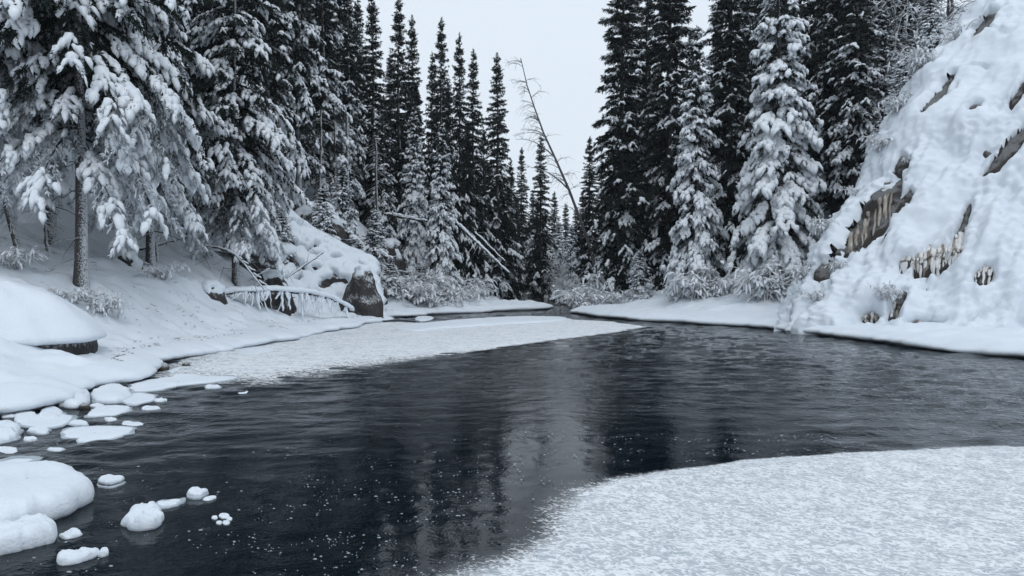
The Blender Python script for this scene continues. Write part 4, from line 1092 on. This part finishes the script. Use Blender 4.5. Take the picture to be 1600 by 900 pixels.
log(at(590, 392, 45), at(612, 405, 43.5), 0.14, 0.11, 'stub of a broken log above the frosted thicket', 2, 4)
log(at(815, 462, 84), at(845, 455, 90), 0.12, 0.08, 'low snowy log across the end of the stream', 5, 5)
log(at(305, 392, 30), at(415, 455, 26.5), 0.06, 0.03, 'arched thin dead stem bowed over the slope beside the bare-branched spruce', 14, 6, sag=-0.7)
log(at(860, 470, 52), at(892, 458, 50), 0.09, 0.05, 'dark snowy branch sticking from the far bank thicket', 5, 7)

# leaning thin trunk at the left edge and other bare stems
def stem_tree(px0, py0, Y, px1, py1, r, label, seed):
    rg = np.random.default_rng(600 + seed)
    p0 = at(px0, py0, Y); p1 = at(px1, py1, Y + 0.5)
    p0[2] = min(p0[2], float(ground(p0[0], Y)))
    root = empty('dead_spruce', p0)
    t = np.linspace(0, 1, 10)[:, None]
    pts = (p1 - p0) * t + rg.normal(size=(10, 3)) * 0.02
    V, F = tubes(pts[None], np.linspace(r, r * 0.6, 10)[None], 8)
    link('trunk', make_mesh('trunk', V, F, BARK), root)
    P = []
    g = np.linspace(0, 1, 6)[:, None]
    for i in range(90):
        p = (p1 - p0) * (0.05 + 0.95 * rg.random()); az = rg.random() * 6.28; l = 0.3 + 0.6 * rg.random()
        P.append(p + np.array([math.cos(az), math.sin(az), 0.1]) * l * g - np.array([0, 0, 1]) * 0.55 * l * g ** 1.5)
    V, F = tubes(np.array(P), np.tile(np.linspace(0.010, 0.005, 6), (len(P), 1)), 3)
    tag(link('twigs', make_mesh('twigs', V, F, TWIG), root), kind='stuff')
    return tag(root, label, 'dead tree', 'thin bare trunks')
stem_tree(35, 422, 21.5, -15, 215, 0.10, 'thin leaning bare trunk at the left edge', 1)
stem_tree(78, 428, 24, 66, 300, 0.06, 'thin dead stem hugging the second trunk', 2)
stem_tree(525, 332, 46, 524, 190, 0.10, 'slim bare trunk above the outcrop, first of two', 3)
stem_tree(543, 336, 46.5, 543, 180, 0.14, 'slim bare trunk above the outcrop, thicker of two', 4)
stem_tree(466, 250, 45, 464, 130, 0.15, 'dark bare trunk on the snowy slope above the outcrop', 5)
stem_tree(243, 402, 27.5, 240, 250, 0.11, 'bare lower trunk behind the frosted drooping boughs', 6)

stem_tree(300, 372, 31, 297, 230, 0.07, 'slim dark dead stem between the frosted and the bare-branched spruces', 7)
stem_tree(178, 392, 29, 176, 250, 0.08, 'slim dead stem right behind the stout trunk', 8)
stem_tree(425, 330, 38, 422, 180, 0.10, 'dark dead stem left of the outcrop crest', 9)
stem_tree(500, 318, 43, 503, 170, 0.09, 'slender dead stem rising by the cave-like boulder', 10)
stem_tree(590, 345, 47.5, 588, 220, 0.09, 'slender dead stem left of the short jutting log', 11)
stem_tree(268, 380, 31, 262, 260, 0.05, 'thinnest dead stem behind the frosted spruce boughs', 12)
log(at(195, 395, 27.5), at(290, 372, 30), 0.07, 0.03, 'thin snowy pole lying up the slope behind the stout trunk', 8, 11)
log(at(440, 410, 33.5), at(372, 448, 30.5), 0.05, 0.02, 'thin fallen branch slanting down to the bare-branched spruce', 16, 12)
log(at(505, 395, 34.8), at(440, 440, 33), 0.05, 0.02, 'thin dead branch lying against the outcrop foot', 16, 13)

# log with an ice fringe hanging to the bank
def fringe_log():
    rg = np.random.default_rng(31)
    pts = np.array([at(px, py, Y) for px, py, Y in ((325, 462, 28.0), (370, 456, 28.5), (430, 454, 29.5), (480, 458, 30.8), (515, 466, 32), (545, 482, 33))])
    p0 = pts[0].copy()
    t = np.linspace(0, 5, 40)
    c = np.stack([np.interp(t, np.arange(6), pts[:, k]) for k in range(3)], -1)
    c = blur(c[:, None], 0)[:, 0]
    root = empty('ice_fringed_log', p0)
    V, F = tubes((c - p0)[None], np.full((1, 40), 0.07), 8)
    link('trunk', make_mesh('trunk', V, F, DEADWOOD), root)
    d = unit(np.gradient(c, axis=0))
    V, F3, F4 = put_blobs(c - p0 + np.array([0, 0, 0.05]) - d * 0.25, d, np.full(40, 0.62), np.full(40, 0.15) * (0.9 + 0.5 * rg.random(40)), np.full(40, 0.15) * (0.9 + 0.4 * rg.random(40)), np.full(40, 0.05), 8, 8, 5, 0.03)
    link('snow', make_mesh('snow', V, [F3, F4], SNOW), root)
    for i in range(130):
        s = rg.random() * 39; j = int(s)
        if s < 10 and rg.random() < 0.5: continue
        p = c[j] * (1 - s + j) + c[min(j + 1, 39)] * (s - j)
        zt = float(ground(p[0], p[1])) - 0.05
        if gnoise(np.array([[s * 0.45, 0.3, 0.1]]), 9)[0] < -0.15: continue
        L = max(p[2] - zt, 0.35) * (0.2 + 0.95 * rg.random() ** 1.3)
        g = np.linspace(0, 1, 7)[:, None]
        off = np.array([0.12 * rg.random(), -0.10 - 0.15 * rg.random(), 0])
        P = p - p0 + off * np.sin(g * 1.8) + np.array([0.25 * rg.normal() * 0.4, -0.25 * rg.random(), 0]) * g ** 2 - np.array([0, 0, 1]) * L * g + rg.normal(size=(7, 3)) * 0.012
        r = np.linspace(0.06, 0.015, 7) * (0.4 + 1.2 * rg.random() ** 1.5) * (1 + 0.3 * rg.normal(size=7) * 0.6)
        V, F = tubes(P[None], np.abs(r)[None], 5)
        link('icicle', make_mesh('icicle', V, F, SNOW), root)
    tag(root, 'low snow-topped log with a fringe of hanging ice', 'log')
fringe_log()

rgl = np.random.default_rng(91)
ly = 16.5 + 24 * rgl.random(1500) ** 1.2
ldd = 0.7 + 8 * rgl.random(1500) ** 1.3
lx = shore(-1, ly) - ldd
keepl = gnoise(xyz(lx * 0.8, ly * 0.8, 0), 92) > -0.05
lx, ly = lx[keepl], ly[keepl]
lp = xyz(lx, ly, ground(lx, ly, -1) + 0.012)
la = rgl.random(len(lx)) * 6.28; ll_ = 0.04 + 0.22 * rgl.random(len(lx)) ** 3
ld_ = np.stack([np.cos(la), np.sin(la), 0.1 + 0.35 * rgl.random(len(lx))], -1) * ll_[:, None]
V, F = tubes(np.stack([lp - ld_ * 0.4, lp + ld_ * 0.1, lp + ld_ * 0.6], 1), np.tile([0.005, 0.009, 0.004], (len(lx), 1)), 3)
tag(link('twig_litter', make_mesh('twig_litter', V, F, BARK)), 'dark needles and twig bits littering the snow under the left trees', 'twigs', kind='stuff')

# look-alikes told apart by their order across the view
ORD = ['leftmost', 'second from the left', 'third from the left', 'fourth from the left', 'fifth from the left', 'sixth from the left', 'seventh from the left', 'eighth from the left', 'ninth from the left', 'tenth from the left', 'eleventh from the left', 'twelfth from the left',
       'thirteenth from the left', 'fourteenth from the left', 'fifteenth from the left', 'sixteenth from the left', 'seventeenth from the left', 'rightmost']
by_label = {}
for o in COL.objects:
    if o.parent is None and 'label' in o and 'category' in o:
        by_label.setdefault(o['label'], []).append(o)
for lb, os_ in by_label.items():
    if len(os_) > 1:
        os_.sort(key=lambda o: o.location.x / o.location.y)
        for i, o in enumerate(os_):
            o['label'] = lb + ', ' + (ORD[i] if i < len(os_) - 1 else 'rightmost')

# ------------------------------------------------------------------ faint winter haze
hz = NG('haze')
pv = hz.n('ShaderNodeVolumePrincipled', {'Color': (0.86, 0.92, 1.0, 1), 'Density': 0.0004, 'Anisotropy': 0.2})
hz.t.links.new(pv.outputs['Volume'], hz.out.inputs['Volume'])
x0, x1, y0, y1, z0, z1 = -125, 125, -45, 330, -3, 48
hv = np.array([(x, y, z) for x in (x0, x1) for y in (y0, y1) for z in (z0, z1)])
hf = np.array([(0, 1, 3, 2), (4, 6, 7, 5), (0, 4, 5, 1), (2, 3, 7, 6), (0, 2, 6, 4), (1, 5, 7, 3)])
tag(link('haze', make_mesh('haze', hv, hf, hz.m, False)), 'faint cold haze filling the valley', 'haze', kind='stuff')
print('TRIS', sum(len(m.loops) - 2 * len(m.polygons) for m in bpy.data.meshes))
